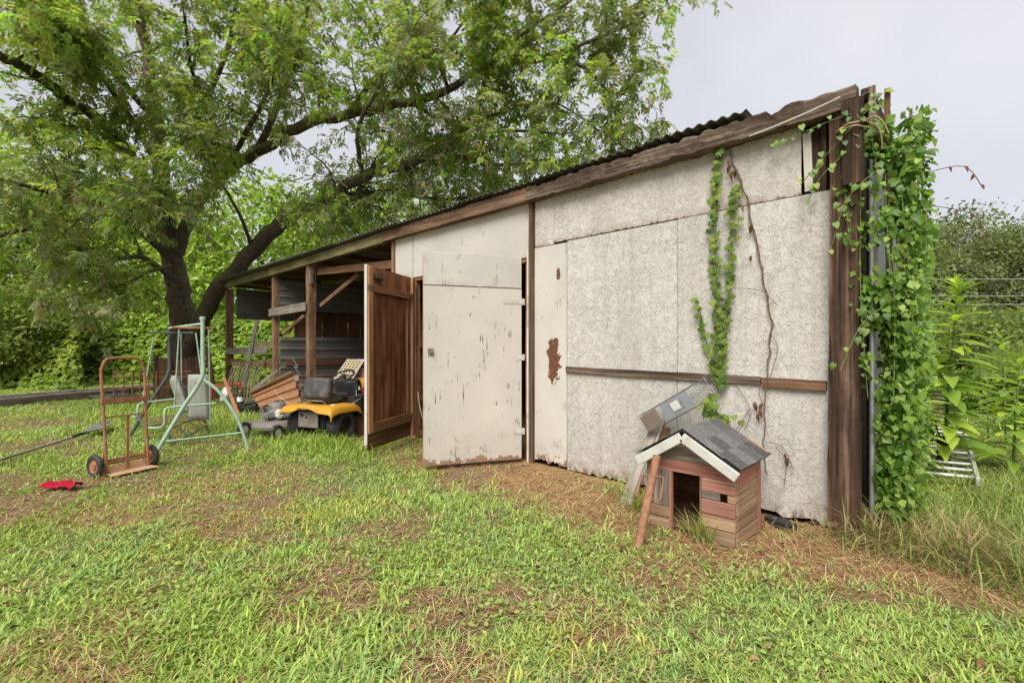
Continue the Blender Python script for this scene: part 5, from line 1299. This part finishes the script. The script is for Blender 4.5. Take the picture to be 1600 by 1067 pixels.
def spray(p, dirv, cbase, n=8):
    """one pinnate leaf: leaflets in pairs along a drooping rachis"""
    L = brn.uniform(.16, .26); d = (dirv + rvec() * .5 + Vector((0, 0, -.25))).normalized()
    side = d.cross(Vector((0, 0, 1)))
    if side.length < .1: side = Vector((1, 0, 0))
    side.normalize(); up = side.cross(d)
    side = (side + up * brn.uniform(-.5, .5)).normalized()
    for i in range(n):
        t = (i // 2 + 1) / (n / 2) if i < n - 1 else 1.0
        q = p + d * L * t + Vector((0, 0, -.10 * L * t * t)); s = 1 if i % 2 else -1
        td = (d * .8 + side * s * 1.0 + Vector((0, 0, -.5)) + rvec() * .25) if i < n - 1 else d + Vector((0, 0, -.5))
        LP.append(q); LT.append(td); LN.append(up + rvec() * .55); LL.append(brn.uniform(.085, .15)); LC.append(cbase)
def twig(p, dirv, L, r, cb):
    d = dirv.normalized(); q = p; pts = [p]
    for i in range(3): d = (d + rvec() * .22 + Vector((0, 0, -.10))).normalized(); q = q + d * L / 3; pts.append(q)
    tw.tube(pts, [r, r * .75, r * .5, r * .25], 4, False)
    k = max(2, int(L / .10))
    for i in range(k):
        t = (i + .6) / k; a = pts[min(2, int(t * 3))]; b = pts[min(3, int(t * 3) + 1)]; f = t * 3 - int(t * 3)
        spray(a.lerp(b, f), (d * .5 + rvec()), tuple(x * brn.uniform(.8, 1.2) for x in cb), 7)
    spray(pts[-1], d, cb, 7)
def branch(p, dirv, L, r, lvl=0):
    d = dirv.normalized(); q = p; pts = [p]; n_ = 5
    for i in range(n_): d = (d + rvec() * .28 + Vector((0, 0, .03 - .05 * i))).normalized(); q = q + d * L / n_; pts.append(q)
    tw.tube(pts, [r * (1 - .16 * i) for i in range(n_ + 1)], 5, False)
    cb = brn.choice(TREE_COLS)
    m = int(L / .18) + 1
    for i in range(m):
        t = (.15 + .85 * (i + brn.random()) / m); j = min(n_ - 1, int(t * n_)); f = t * n_ - j; s = pts[j].lerp(pts[j + 1], min(1, f))
        dd = ((pts[j + 1] - pts[j]).normalized() * .55 + rvec() * .95 + Vector((0, 0, -.1)))
        if lvl == 0 and brn.random() < .16: branch(s, dd, L * .5, r * .5, 1)
        else: twig(s, dd, brn.uniform(.35, .75), max(.004, r * .28), cb if brn.random() < .75 else brn.choice(TREE_COLS))
for k_, (P, rr) in paths.items():
    acc = 0; L_tot = sum((P[i + 1] - P[i]).length for i in range(len(P) - 1)); s_ = 0; nxt = 0
    start = {'trunk': .58, 'a': .46, 'b': .42, 'c': .30, 'k': .5, 'm': .5, 'o': .6}.get(k_, .18)
    for i in range(len(P) - 1):
        sl = (P[i + 1] - P[i]).length; s_ += sl
        t = s_ / L_tot
        if t < start or P[i].z > 11.5: continue
        acc += sl
        gap = .34 if rr[i] < .12 else .47
        while acc > gap:
            acc -= gap; tan = (P[i + 1] - P[i]).normalized()
            dd = tan * .55 + rvec() * .9 + Vector((0, 0, .12))
            branch(P[i].lerp(P[i + 1], brn.random()), dd, brn.uniform(.9, 1.9) * (1.15 - .45 * t), max(.010, min(.035, rr[i] * .35)))
    branch(P[-1], P[-1] - P[-2], 1.0, max(.01, rr[-1])); branch(P[-1], P[-1] - P[-2] + rvec() * .6, .8, .01)
o = tw.build('twigs', M_bark, bt, smooth=False); o['kind'] = 'stuff'
LPn = np.array([tuple(v) for v in LP]); n = len(LPn); LLn = np.array(LL)
V, T, c = leaves_np(LPn, np.array([tuple(v) for v in LT]), np.array([tuple(v) for v in LN]), LLn, LLn * .40, np.array(LC) * (.8 + .4 * nr.random(n))[:, None], .3)
o = np_obj('crown', V, T, M_leaf, bt, c); o['kind'] = 'stuff'
print('tree leaflets', n)

# ------------------------------------------------------------------ green mass behind: kudzu bank, shrubs, far trees
def kudzu(name, x0, x1, d0, d1, h, n, label, cols, size, seed):
    u = nr.random((n, 2)); px = x0 + (x1 - x0) * u[:, 0]; dd = d0 + (d1 - d0) * u[:, 1]
    t = (px - 800) / FPX; X = dd * (FX + t * RX); Y = dd * (FY + t * RY)
    def hz_(X, Y, f, e): return h * sstep(0, .34, f) * sstep(0, .03, e) * sstep(1, .97, e) * (.62 + .7 * fbm(X * .42 + seed, Y * .42, seed, 3)) + .25 * fbm(X * 1.7, Y * 1.7, seed + 4, 2)
    Z = hz_(X, Y, u[:, 1], u[:, 0]) - .1 + nr.normal(0, .07, n)
    P = np.stack([X, Y, Z], 1)
    toward = np.array([-FX, -FY, 0]) * .55
    nrm = np.array([0, 0, .9]) + toward + unit(n) * .55; tip = np.array([0, 0, -.55]) + toward * .7 + unit(n) * .8
    L = size * (.7 + .6 * nr.random(n)); cc = np.asarray(cols)[np.clip((fbm(X * .6, Y * .6, seed + 8, 2) * len(cols) * 1.5 - .25 * len(cols)), 0, len(cols) - 1).astype(int)] * (.75 + .5 * nr.random(n))[:, None]
    V, T, c = leaves_np(P, tip, nrm, L, L * .8, cc, .2)
    # dark green hull added under the leaves to close the gaps between them
    m = 40; k2 = 26; gu, gv = np.meshgrid(np.linspace(0, 1, m), np.linspace(0, 1, k2)); gp = x0 + (x1 - x0) * gu; gd = d0 + (d1 - d0) * gv; gt_ = (gp - 800) / FPX
    gX = gd * (FX + gt_ * RX); gY = gd * (FY + gt_ * RY); gZ = hz_(gX, gY, gv, gu) - .32
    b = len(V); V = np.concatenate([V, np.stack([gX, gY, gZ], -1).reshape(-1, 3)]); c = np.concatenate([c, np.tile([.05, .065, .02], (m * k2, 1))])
    q = (np.arange(k2 - 1)[:, None] * m + np.arange(m - 1)[None]).ravel() + b
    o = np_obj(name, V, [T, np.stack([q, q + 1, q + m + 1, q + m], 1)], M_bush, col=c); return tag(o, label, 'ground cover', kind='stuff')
KC = [(.21, .30, .045), (.29, .40, .06), (.38, .48, .09), (.46, .53, .14)]
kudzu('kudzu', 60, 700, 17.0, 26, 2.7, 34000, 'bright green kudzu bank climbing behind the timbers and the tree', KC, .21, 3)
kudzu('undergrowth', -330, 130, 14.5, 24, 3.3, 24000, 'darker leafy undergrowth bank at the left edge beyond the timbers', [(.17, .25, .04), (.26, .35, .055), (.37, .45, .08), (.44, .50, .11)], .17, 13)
SH = [(.13, .19, .035), (.22, .29, .05), (.33, .39, .08)]
for (px, d_, h, rx_, lab) in [(-40, 15.2, 3.9, 1.7, 'dark bushy shrub at the left edge of the picture'), (55, 16.2, 3.3, 1.3, 'rounded shrub second from the left edge beyond the timbers'), (120, 18.5, 3.6, 1.3, 'shrub right of the rounded one beyond the timbers')]:
    p = PD(px, 600, d_); p.z = 0
    tree('shrub', p, h, (rx_, rx_, h * .48), lab, 'shrubs at the left', 95, 80, .13, SH + [(.20, .26, .06)], int(px) + 50, .07, .5)['category'] = 'shrub'
BG = [(.27, .37, .055), (.34, .45, .075), (.41, .50, .10), (.20, .29, .05)]
for i, (px, d_, h, rx_, lab) in enumerate([(-130, 24, 13, 4.2, 'light green tree leftmost in the far background'), (20, 27, 14, 4.4, 'light green background tree above the left shrubs'), (150, 30, 13, 4.2, 'background tree between the left shrubs and the big trunk'),
                                      (262, 27, 9.5, 3.6, 'background tree directly behind the big trunk'), (400, 25, 10.5, 3.8, 'light green background tree right of the big trunk over the lean-to'), (520, 28, 11, 4.0, 'background tree seen above the middle of the lean-to roof'),
                                      (650, 31, 11.5, 4.2, 'background tree seen above the roof near the brown door'), (765, 34, 9.5, 4.0, 'background tree rightmost above the shed roof')]):
    p = PD(px, 600, d_); p.z = 0
    tree('background_tree', p, h, (rx_, rx_, h * .46), lab, 'trees behind the shed', 150, 62, .30, BG, 200 + i, .2, .52)
FR = [(.17, .205, .09), (.215, .25, .11), (.26, .295, .135)]
for i, (px, d_, h, rx_, lab) in enumerate([(1425, 44, 11.5, 4.2, 'far tree just right of the vine-covered corner'), (1490, 46, 14.3, 5.0, 'tallest far tree beyond the power lines'), (1560, 50, 14.0, 4.6, 'far tree with open crown right of the tallest one'), (1625, 44, 13.6, 4.8, 'far tree cut by the right edge of the picture'), (1700, 42, 12.5, 4.6, 'far tree beyond the right edge'), (1455, 56, 12.5, 5, 'far tree behind the others at the right')]):
    p = PD(px, 600, d_); p.z = 0
    tree('far_tree', p, h, (rx_, rx_, h * .46), lab, 'far trees at the right', 240, 60, .36, FR, 300 + i, .25, .53, clump_r=.13)
for i, (px, d_, h, lab) in enumerate([(1470, 30, 4.2, 'low green scrub under the far trees beside the shed'), (1540, 27, 3.4, 'low scrub in the middle below the power lines'), (1610, 28, 4.0, 'low scrub at the right edge below the power lines')]):
    p = PD(px, 600, d_); p.z = 0
    tree('scrub', p, h, (3.0, 3.0, h * .45), lab, 'scrub at the right', 110, 60, .24, [(.16, .21, .06), (.22, .28, .08), (.30, .36, .11)], 400 + i, .08, .45)['category'] = 'scrub'
# power lines
for i, (ya, yb, lab) in enumerate([(432, 429, 'topmost power line crossing in front of the far trees'), (458, 456, 'second power line from the top at the right'), (471, 470, 'third power line from the top at the right'), (483, 481, 'lowest power line crossing at the right')]):
    a = PD(1250, ya + 2, 36); b = PD(2300, yb - 14, 30)
    tag(MB().tube(arc(a, b, a.lerp(b, .5) - Vector((0, 0, .8)), 14), .020, 5).build('power_line', M_cable), lab, 'power line', 'power lines')

# ------------------------------------------------------------------ vines
def place_leaf(me, p, tip, nrm, s, parent, name='leaf'):
    x = tip.normalized(); z = (nrm - x * nrm.dot(x)); z.normalize(); y = z.cross(x)
    o = bpy.data.objects.new(name, me); C.objects.link(o)
    o.matrix_basis = Matrix.Translation(p) @ Matrix((x, y, z)).transposed().to_4x4() @ Matrix.Scale(s, 4); attach(o, parent); return o
def palmate(name, mat):
    mb = MB()
    for a in (-1.15, -.58, 0, .58, 1.15):
        V_, F_ = leaf_shape(L=.062 * (1 - .22 * abs(a)), w=.026, fold=.35, droop=.3, n=2); mb.add(V_, F_, Matrix.Rotation(a, 4, 'Z'))
    me = bpy.data.meshes.new(name); me.from_pydata([tuple(v) for v in mb.V], [], mb.F); me.materials.append(mat); return me
pal = palmate('creeper_leaf', M_creeper)
def wallpt(px, py, off=.03): return W(px, py, D - off)
def creeper(pts, nleaf, label, off=.02, stemr=.0035, size=1.0, spread=.03):
    path = smooth_path([wallpt(a, b, off) for a, b in pts], 5); t_ = thing('creeper', path[-1], label, 'vine')
    MB().tube(path, stemr, 6).build('stem', M_stem, t_)
    for i in range(nleaf):
        f = (i + rng.random()) / nleaf * (len(path) - 1.001); j = int(f); q = path[j].lerp(path[j + 1], f - j) + Vector((rng.gauss(0, spread), -.015 - .04 * rng.random(), rng.gauss(0, .02)))
        place_leaf(pal, q, Vector((rng.uniform(-.55, .55), -.35 + rng.uniform(-.2, .2), -1)), Vector((rng.uniform(-.4, .4), -1, .35)), size * rng.uniform(.75, 1.25), t_)
creeper([(1128, 222), (1122, 260), (1119, 320), (1118, 400), (1122, 480), (1125, 540), (1128, 600)], 150, 'leafy green creeper climbing straight up the white wall', size=.78, spread=.022)
creeper([(1152, 292), (1147, 340), (1143, 400), (1139, 470), (1133, 540), (1128, 595)], 100, 'second green creeper strand right beside the tallest on the wall', size=.72, spread=.02)
creeper([(1089, 466), (1097, 500), (1107, 545), (1118, 585)], 34, 'short pale creeper strand curving up left of the two tall ones', size=.65, spread=.015)
creeper([(1118, 618), (1112, 632), (1120, 648), (1138, 656)], 34, 'leafy creeper tuft growing through the wire trap', off=.16, size=.95, spread=.035)
dv_t = thing('dead_vine', wallpt(1195, 690), 'brown dead vine stem with dry leaves hanging down the white wall', 'vine')
path = smooth_path([wallpt(a, b, .02 if b < 560 else .05) for a, b in [(1141, 215), (1144, 250), (1160, 290), (1172, 335), (1183, 380), (1190, 420), (1196, 460), (1205, 500), (1203, 540), (1197, 600), (1195, 650), (1193, 700), (1197, 740)]], 5)
path = [q + Vector((rng.uniform(-.008, .008), 0, 0)) for q in path]
MB().tube(path, .005, 6).build('stem', M_deadvine, dv_t)
MB().tube([q + Vector((.012 * math.sin(i * 1.1), -.008 * math.cos(i * 1.1), 0)) for i, q in enumerate(path[:44])], .0028, 5).build('stem', M_deadvine, dv_t)
for pts in ([(1203, 520), (1215, 545), (1200, 600)], [(1150, 600), (1172, 640), (1163, 672)], [(1196, 640), (1186, 615), (1189, 600)], [(1198, 690), (1225, 700), (1240, 735)], [(1152, 450), (1190, 455), (1215, 478)], [(1164, 660), (1140, 690), (1170, 640)], [(1213, 700), (1228, 720), (1225, 760)]):
    MB().tube(smooth_path([wallpt(a, b, .03) for a, b in pts], 5), .0025, 5).build('side_shoot', M_deadvine, dv_t)
dl = leaf_mesh('dry_leaf', M_dryleaf, L=.055, w=.026, fold=.9, droop=.4)
for (px, py) in [(1141, 258), (1143, 268), (1150, 266), (1139, 250), (1155, 300), (1152, 316), (1174, 400), (1187, 640), (1182, 632), (1190, 630), (1180, 628), (1186, 646), (1230, 715), (1226, 708), (1174, 352), (1162, 322)]:
    place_leaf(dl, wallpt(px, py, .04), Vector((rng.uniform(-.3, .3), -.2, -1)), Vector((rng.uniform(-.5, .5), -1, .2)), rng.uniform(.7, 1.3), dv_t)
# big vine over the right corner
cv = thing('corner_vine', (-.35, 4.6, 0), 'thick leafy green vine covering the right corner and side of the shed', 'vine')
heart = leaf_mesh('vine_leaf', M_vbig, L=.085, w=.075, fold=.22, droop=.25, n=4, heart=True)
stems = []
for i in range(9):
    x = rng.uniform(-.55, -.30); y = rng.uniform(4.3, 6.2)
    p = smooth_path([(x + rng.uniform(-.05, .05), y + rng.uniform(-.1, .1), z) for z in (-.05, .6, 1.2, 1.8, 2.4, 3.0)], 4); stems.append(p)
    MB().tube(p, rng.uniform(.006, .014), 6).build('stem', M_deadvine if i % 3 else M_stem, cv)
def vine_pts(n, y0=4.18, ypow=2.2):
    z = .08 + 3.0 * nr.random(n); y = y0 + 5.0 * nr.random(n) ** ypow
    bulge = .08 + .20 * np.sin(np.clip((z + .2) / 3.3, 0, 1) * np.pi) * np.exp(-np.abs(y - 4.75) / 1.2) + .12 * (fbm(y * 2, z * 1.6, 5, 2) - .3)
    bulge = bulge * (1 - .55 * sstep(2.1, 3.05, z))
    x = -.54 + bulge * nr.random(n) ** .45
    front = nr.random(n) < .22
    x = np.where(front, -.58 + .28 * nr.random(n), x); y = np.where(front, 4.10 + .22 * nr.random(n), y)
    return np.stack([x, y, z], 1)
P = vine_pts(10500); n = 2600; P = np.concatenate([P, np.stack([-.49 + .26 * nr.random(n), 4.20 + .4 * nr.random(n), .06 + 2.95 * nr.random(n)], 1)])
keepm = ~((P[:, 1] < 4.36) & (P[:, 2] < 1.45) & ((P[:, 0] < -.49) | (nr.random(len(P)) < .4))); P = P[keepm]; P = P[fbm(P[:, 1] * 2.6 + P[:, 0] * 4, P[:, 2] * 3.2, 44, 3) > .40]; P[:, 0] += .14 * (fbm(P[:, 1] * 1.5, P[:, 2] * 1.9, 61, 2) - .5) * (P[:, 1] > 4.4); n = len(P)
nrm = np.array([.6, -.55, .5]) + unit(n) * .8; tip = np.array([.25, -.2, -.9]) + unit(n) * .65
L = .062 * (.45 + .95 * nr.random(n) ** 1.4)
VC = [(.09, .18, .025), (.14, .25, .035), (.21, .34, .05), (.29, .41, .08)]
V, T, c = leaves_np(P, tip, nrm, L, L * .85, pick(VC, n, .2), .2); o = np_obj('foliage', V, T, M_vleaf, cv, c); o['kind'] = 'stuff'
P = vine_pts(420, 4.15, 2.6); P = P[~((P[:, 1] < 4.36) & (P[:, 2] < 1.5) & (P[:, 0] < -.47))][:300]
for q in P:
    q = Vector(q) + Vector((.05, -.03, 0))
    place_leaf(heart, q, Vector((.3 + rng.gauss(0, .5), -.25 + rng.gauss(0, .4), -.9)), Vector((.7 + rng.gauss(0, .4), -.7 + rng.gauss(0, .4), .5)), rng.uniform(.4, .85), cv)
# shoots that trail over the post and the board top, and dry tips at the right
for pts, nl in [([(-.45, 4.02, 2.98), (-.62, 3.96, 2.78), (-.80, 4.0, 2.62), (-.92, 4.03, 2.50)], 16), ([(-.5, 4.0, 2.92), (-.72, 3.95, 2.88), (-1.0, 4.0, 2.86), (-1.15, 4.02, 2.90)], 12), ([(-.5, 4.0, 2.75), (-.75, 3.98, 2.55), (-.86, 4.0, 2.38)], 14), ([(-.42, 4.1, 1.6), (-.55, 3.97, 1.45), (-.66, 3.95, 1.15)], 12), ([(-.45, 4.0, 2.5), (-.62, 3.92, 2.3), (-.72, 3.93, 1.95)], 10)]:
    pa_ = smooth_path(pts, 5); MB().tube(pa_, .003, 5).build('trailing_shoot', M_stem, cv)
    for i in range(nl): place_leaf(heart, pa_[int(i / nl * (len(pa_) - 1))] + Vector((rng.gauss(0, .03), -.02, rng.gauss(0, .03))), Vector((rng.uniform(-.6, .6), -.4, -.8)), Vector((.2, -.9, .5)), rng.uniform(.35, .65), cv)
for i in range(9):
    x0 = -.60 + .045 * i + rng.uniform(-.03, .03); zt = rng.uniform(2.3, 2.95); zb = zt - rng.uniform(.7, 1.5); y0 = 4.0 + .03 * i
    pa_ = smooth_path([(x0, y0 + .05, zt), (x0 + rng.uniform(-.04, .06), y0, (zt + zb) / 2), (x0 + rng.uniform(-.06, .08), y0 - .02, zb)], 8)
    MB().tube(pa_, .0025, 5).build('trailing_shoot', M_stem, cv)
    n = 60; f = nr.random(n) * (len(pa_) - 1.01); P = np.array([tuple(pa_[int(q)].lerp(pa_[int(q) + 1], q % 1)) for q in f]) + nr.normal(0, .022, (n, 3))
    L = .030 + .03 * nr.random(n); V, T, c = leaves_np(P, np.array([.1, -.2, -.9]) + unit(n) * .6, np.array([.3, -.8, .5]) + unit(n) * .6, L, L * .8, pick(VC, n, .2), .2); np_obj('shoot_leaves', V, T, M_vleaf, cv, c)['kind'] = 'stuff'
for pts in ([(-.25, 4.7, 2.6), (-.05, 4.8, 2.62), (.05, 4.85, 2.45)], [(-.25, 4.9, 2.4), (0, 5.0, 2.3), (.06, 5.0, 2.1)]):
    pa_ = smooth_path(pts, 5); MB().tube(pa_, .003, 5).build('trailing_shoot', M_deadvine, cv)
    for q in pa_[3::2]: place_leaf(dl, q, Vector((rng.uniform(-.4, .6), -.2, -.8)), Vector((.4, -.8, .4)), rng.uniform(.6, .9), cv)
# ------------------------------------------------------------------ tall weeds, ladder
lance = leaf_mesh('weed_leaf', M_weedleaf, L=.27, w=.075, fold=.3, droop=.35, n=4)
def weed(px, py, top, n, label, lean=(0, 0), lmax=1.0, rs=.022, lo=.22, d=None):
    b = G(px, py); b.z = 0; h = CAMZ + (HORY - top) / FPX * ((b.x * FX + b.y * FY)); t_ = thing('tall_weed', b, label, 'weed', 'tall weeds')
    p = smooth_path([b - Vector((0, 0, .05)), b + Vector((lean[0] * .3, lean[1] * .3, h * .4)), b + Vector((lean[0], lean[1], h))], 6); k = len(p)
    MB().tube(p, [rs * (1 - .75 * i / (k - 1)) for i in range(k)], 8).build('stem', M_stem, t_)
    for i in range(n):
        f = lo + (1 - lo) * (i + .5) / n; g = f * (k - 1.001); j = int(g); q = p[j].lerp(p[j + 1], g - j); a = i * 2.4 + rng.uniform(-.3, .3)
        up = .15 + 1.3 * max(0, f - .72) / .28; s = lmax * (1.15 - .75 * max(0, (f - .55) / .45)) * rng.uniform(.75, 1.1)
        dr = Vector((math.cos(a), math.sin(a), up))
        place_leaf(lance, q, dr, Vector((-math.cos(a) * up, -math.sin(a) * up, 1)) + Vector((rng.gauss(0, .2), rng.gauss(0, .2), 0)), s, t_)
    return t_, b, h
t_, b, h = weed(1474, 738, 440, 95, 'tall leafy weed beside the vine-covered corner', (.12, .03), 1.5)
for i in range(7):
    a = i * .9; MB().tube([b + Vector((.05 * math.cos(a), .05 * math.sin(a), -.02)), b + Vector((.035 * math.cos(a), .035 * math.sin(a), .25)), b + Vector((.06 * math.cos(a + .5), .06 * math.sin(a + .5), rng.uniform(.35, .55)))], [.03, .022, .008], 6).build('dead_stalk', M_stemdk, t_)
weed(1583, 735, 560, 40, 'broad leafy weed at the right edge beyond the ladder', (.05, 0), 1.3, .018, .12)
weed(1546, 715, 610, 22, 'short weed between the ladder and the right edge', (-.03, 0), .75, .012, .15)
weed(1572, 702, 520, 44, 'upright leafy weed rising behind the broad weed at the right edge', (-.04, .02), 1.15, .016, .1)
weed(1428, 752, 585, 30, 'leafy weed half hidden against the side of the corner vine', (.10, -.03), .9, .012, .15)
weed(1440, 770, 640, 22, 'low weed at the foot of the corner vine', (.05, -.02), .5, .010, .15)
ld = thing('ladder', (-.1, 7.4, 0), 'aluminium ladder lying in the weeds right of the shed', 'ladder')
ra0, ra1 = Vector((-.42, 5.9, .10)), Vector((-.50, 9.2, .18)); rb0, rb1 = Vector((.03, 6.0, .10)), Vector((-.10, 9.3, .18))
plank('side_rail', ra0, ra1, .075, .03, M_alu, ld); plank('side_rail', rb0, rb1, .075, .03, M_alu, ld)
for i in range(11): t = (i + .6) / 11.2; MB().tube([ra0.lerp(ra1, t), rb0.lerp(rb1, t)], .017, 8).build('rung', M_alu, ld)
for i, (px, py, h_, lab) in enumerate([(1562, 620, 1.35, 'feathery light green weed behind the ladder, left of two'), (1592, 622, 1.5, 'feathery light green weed nearest the right edge')]):
    p = PD(px, 620, 11 + i); p.z = .3
    t_ = thing('feathery_weed', p, lab, 'weed'); parts = []; n = 3000; zz = nr.random(n); a = nr.uniform(0, 6.28, n); st_i = nr.integers(0, 7, n)
    sx = (st_i - 3) * .10; rr_ = .16 * (1 - zz) ** .7 * nr.random(n)
    P = np.stack([p.x + sx * (.4 + zz) + rr_ * np.cos(a), p.y + ((st_i * 37) % 5 - 2) * .09 + rr_ * np.sin(a), p.z - .3 + h_ * (.78 + .05 * (st_i % 4)) * zz], 1)
    V, T, c = leaves_np(P, np.stack([np.cos(a), np.sin(a), np.full(n, 1.1)], 1), unit(n), np.full(n, .13), np.full(n, .012), pick([(.27, .36, .08), (.34, .43, .11)], n)); o = np_obj('foliage', V, T, M_bush, t_, c); o['kind'] = 'stuff'
    for s_ in range(7): MB().tube([(p.x + (s_ - 3) * .04, p.y + ((s_ * 37) % 5 - 2) * .09, p.z - .32), (p.x + (s_ - 3) * .13, p.y + ((s_ * 37) % 5 - 2) * .09, p.z + h_ * .6)], .006, 5).build('stem', M_stem, t_)
for i, (px, d_, h_, r_, lab) in enumerate([(1525, 9.8, .9, .6, 'leafy low bush just behind the ladder'), (1590, 9.2, .8, .6, 'leafy low bush behind the broad weed at the right'), (1640, 7.5, 1.0, .6, 'leafy low bush cut by the right edge')]):
    p = PD(px, 600, d_); p.z = float(gz(p.x, p.y))
    tree('low_bush', p, h_, (r_, r_, h_ * .5), lab, 'low bushes at the right', 42, 50, .10, [(.14, .22, .04), (.22, .32, .06), (.28, .36, .10)], 500 + i, .02, .45)['category'] = 'bush'
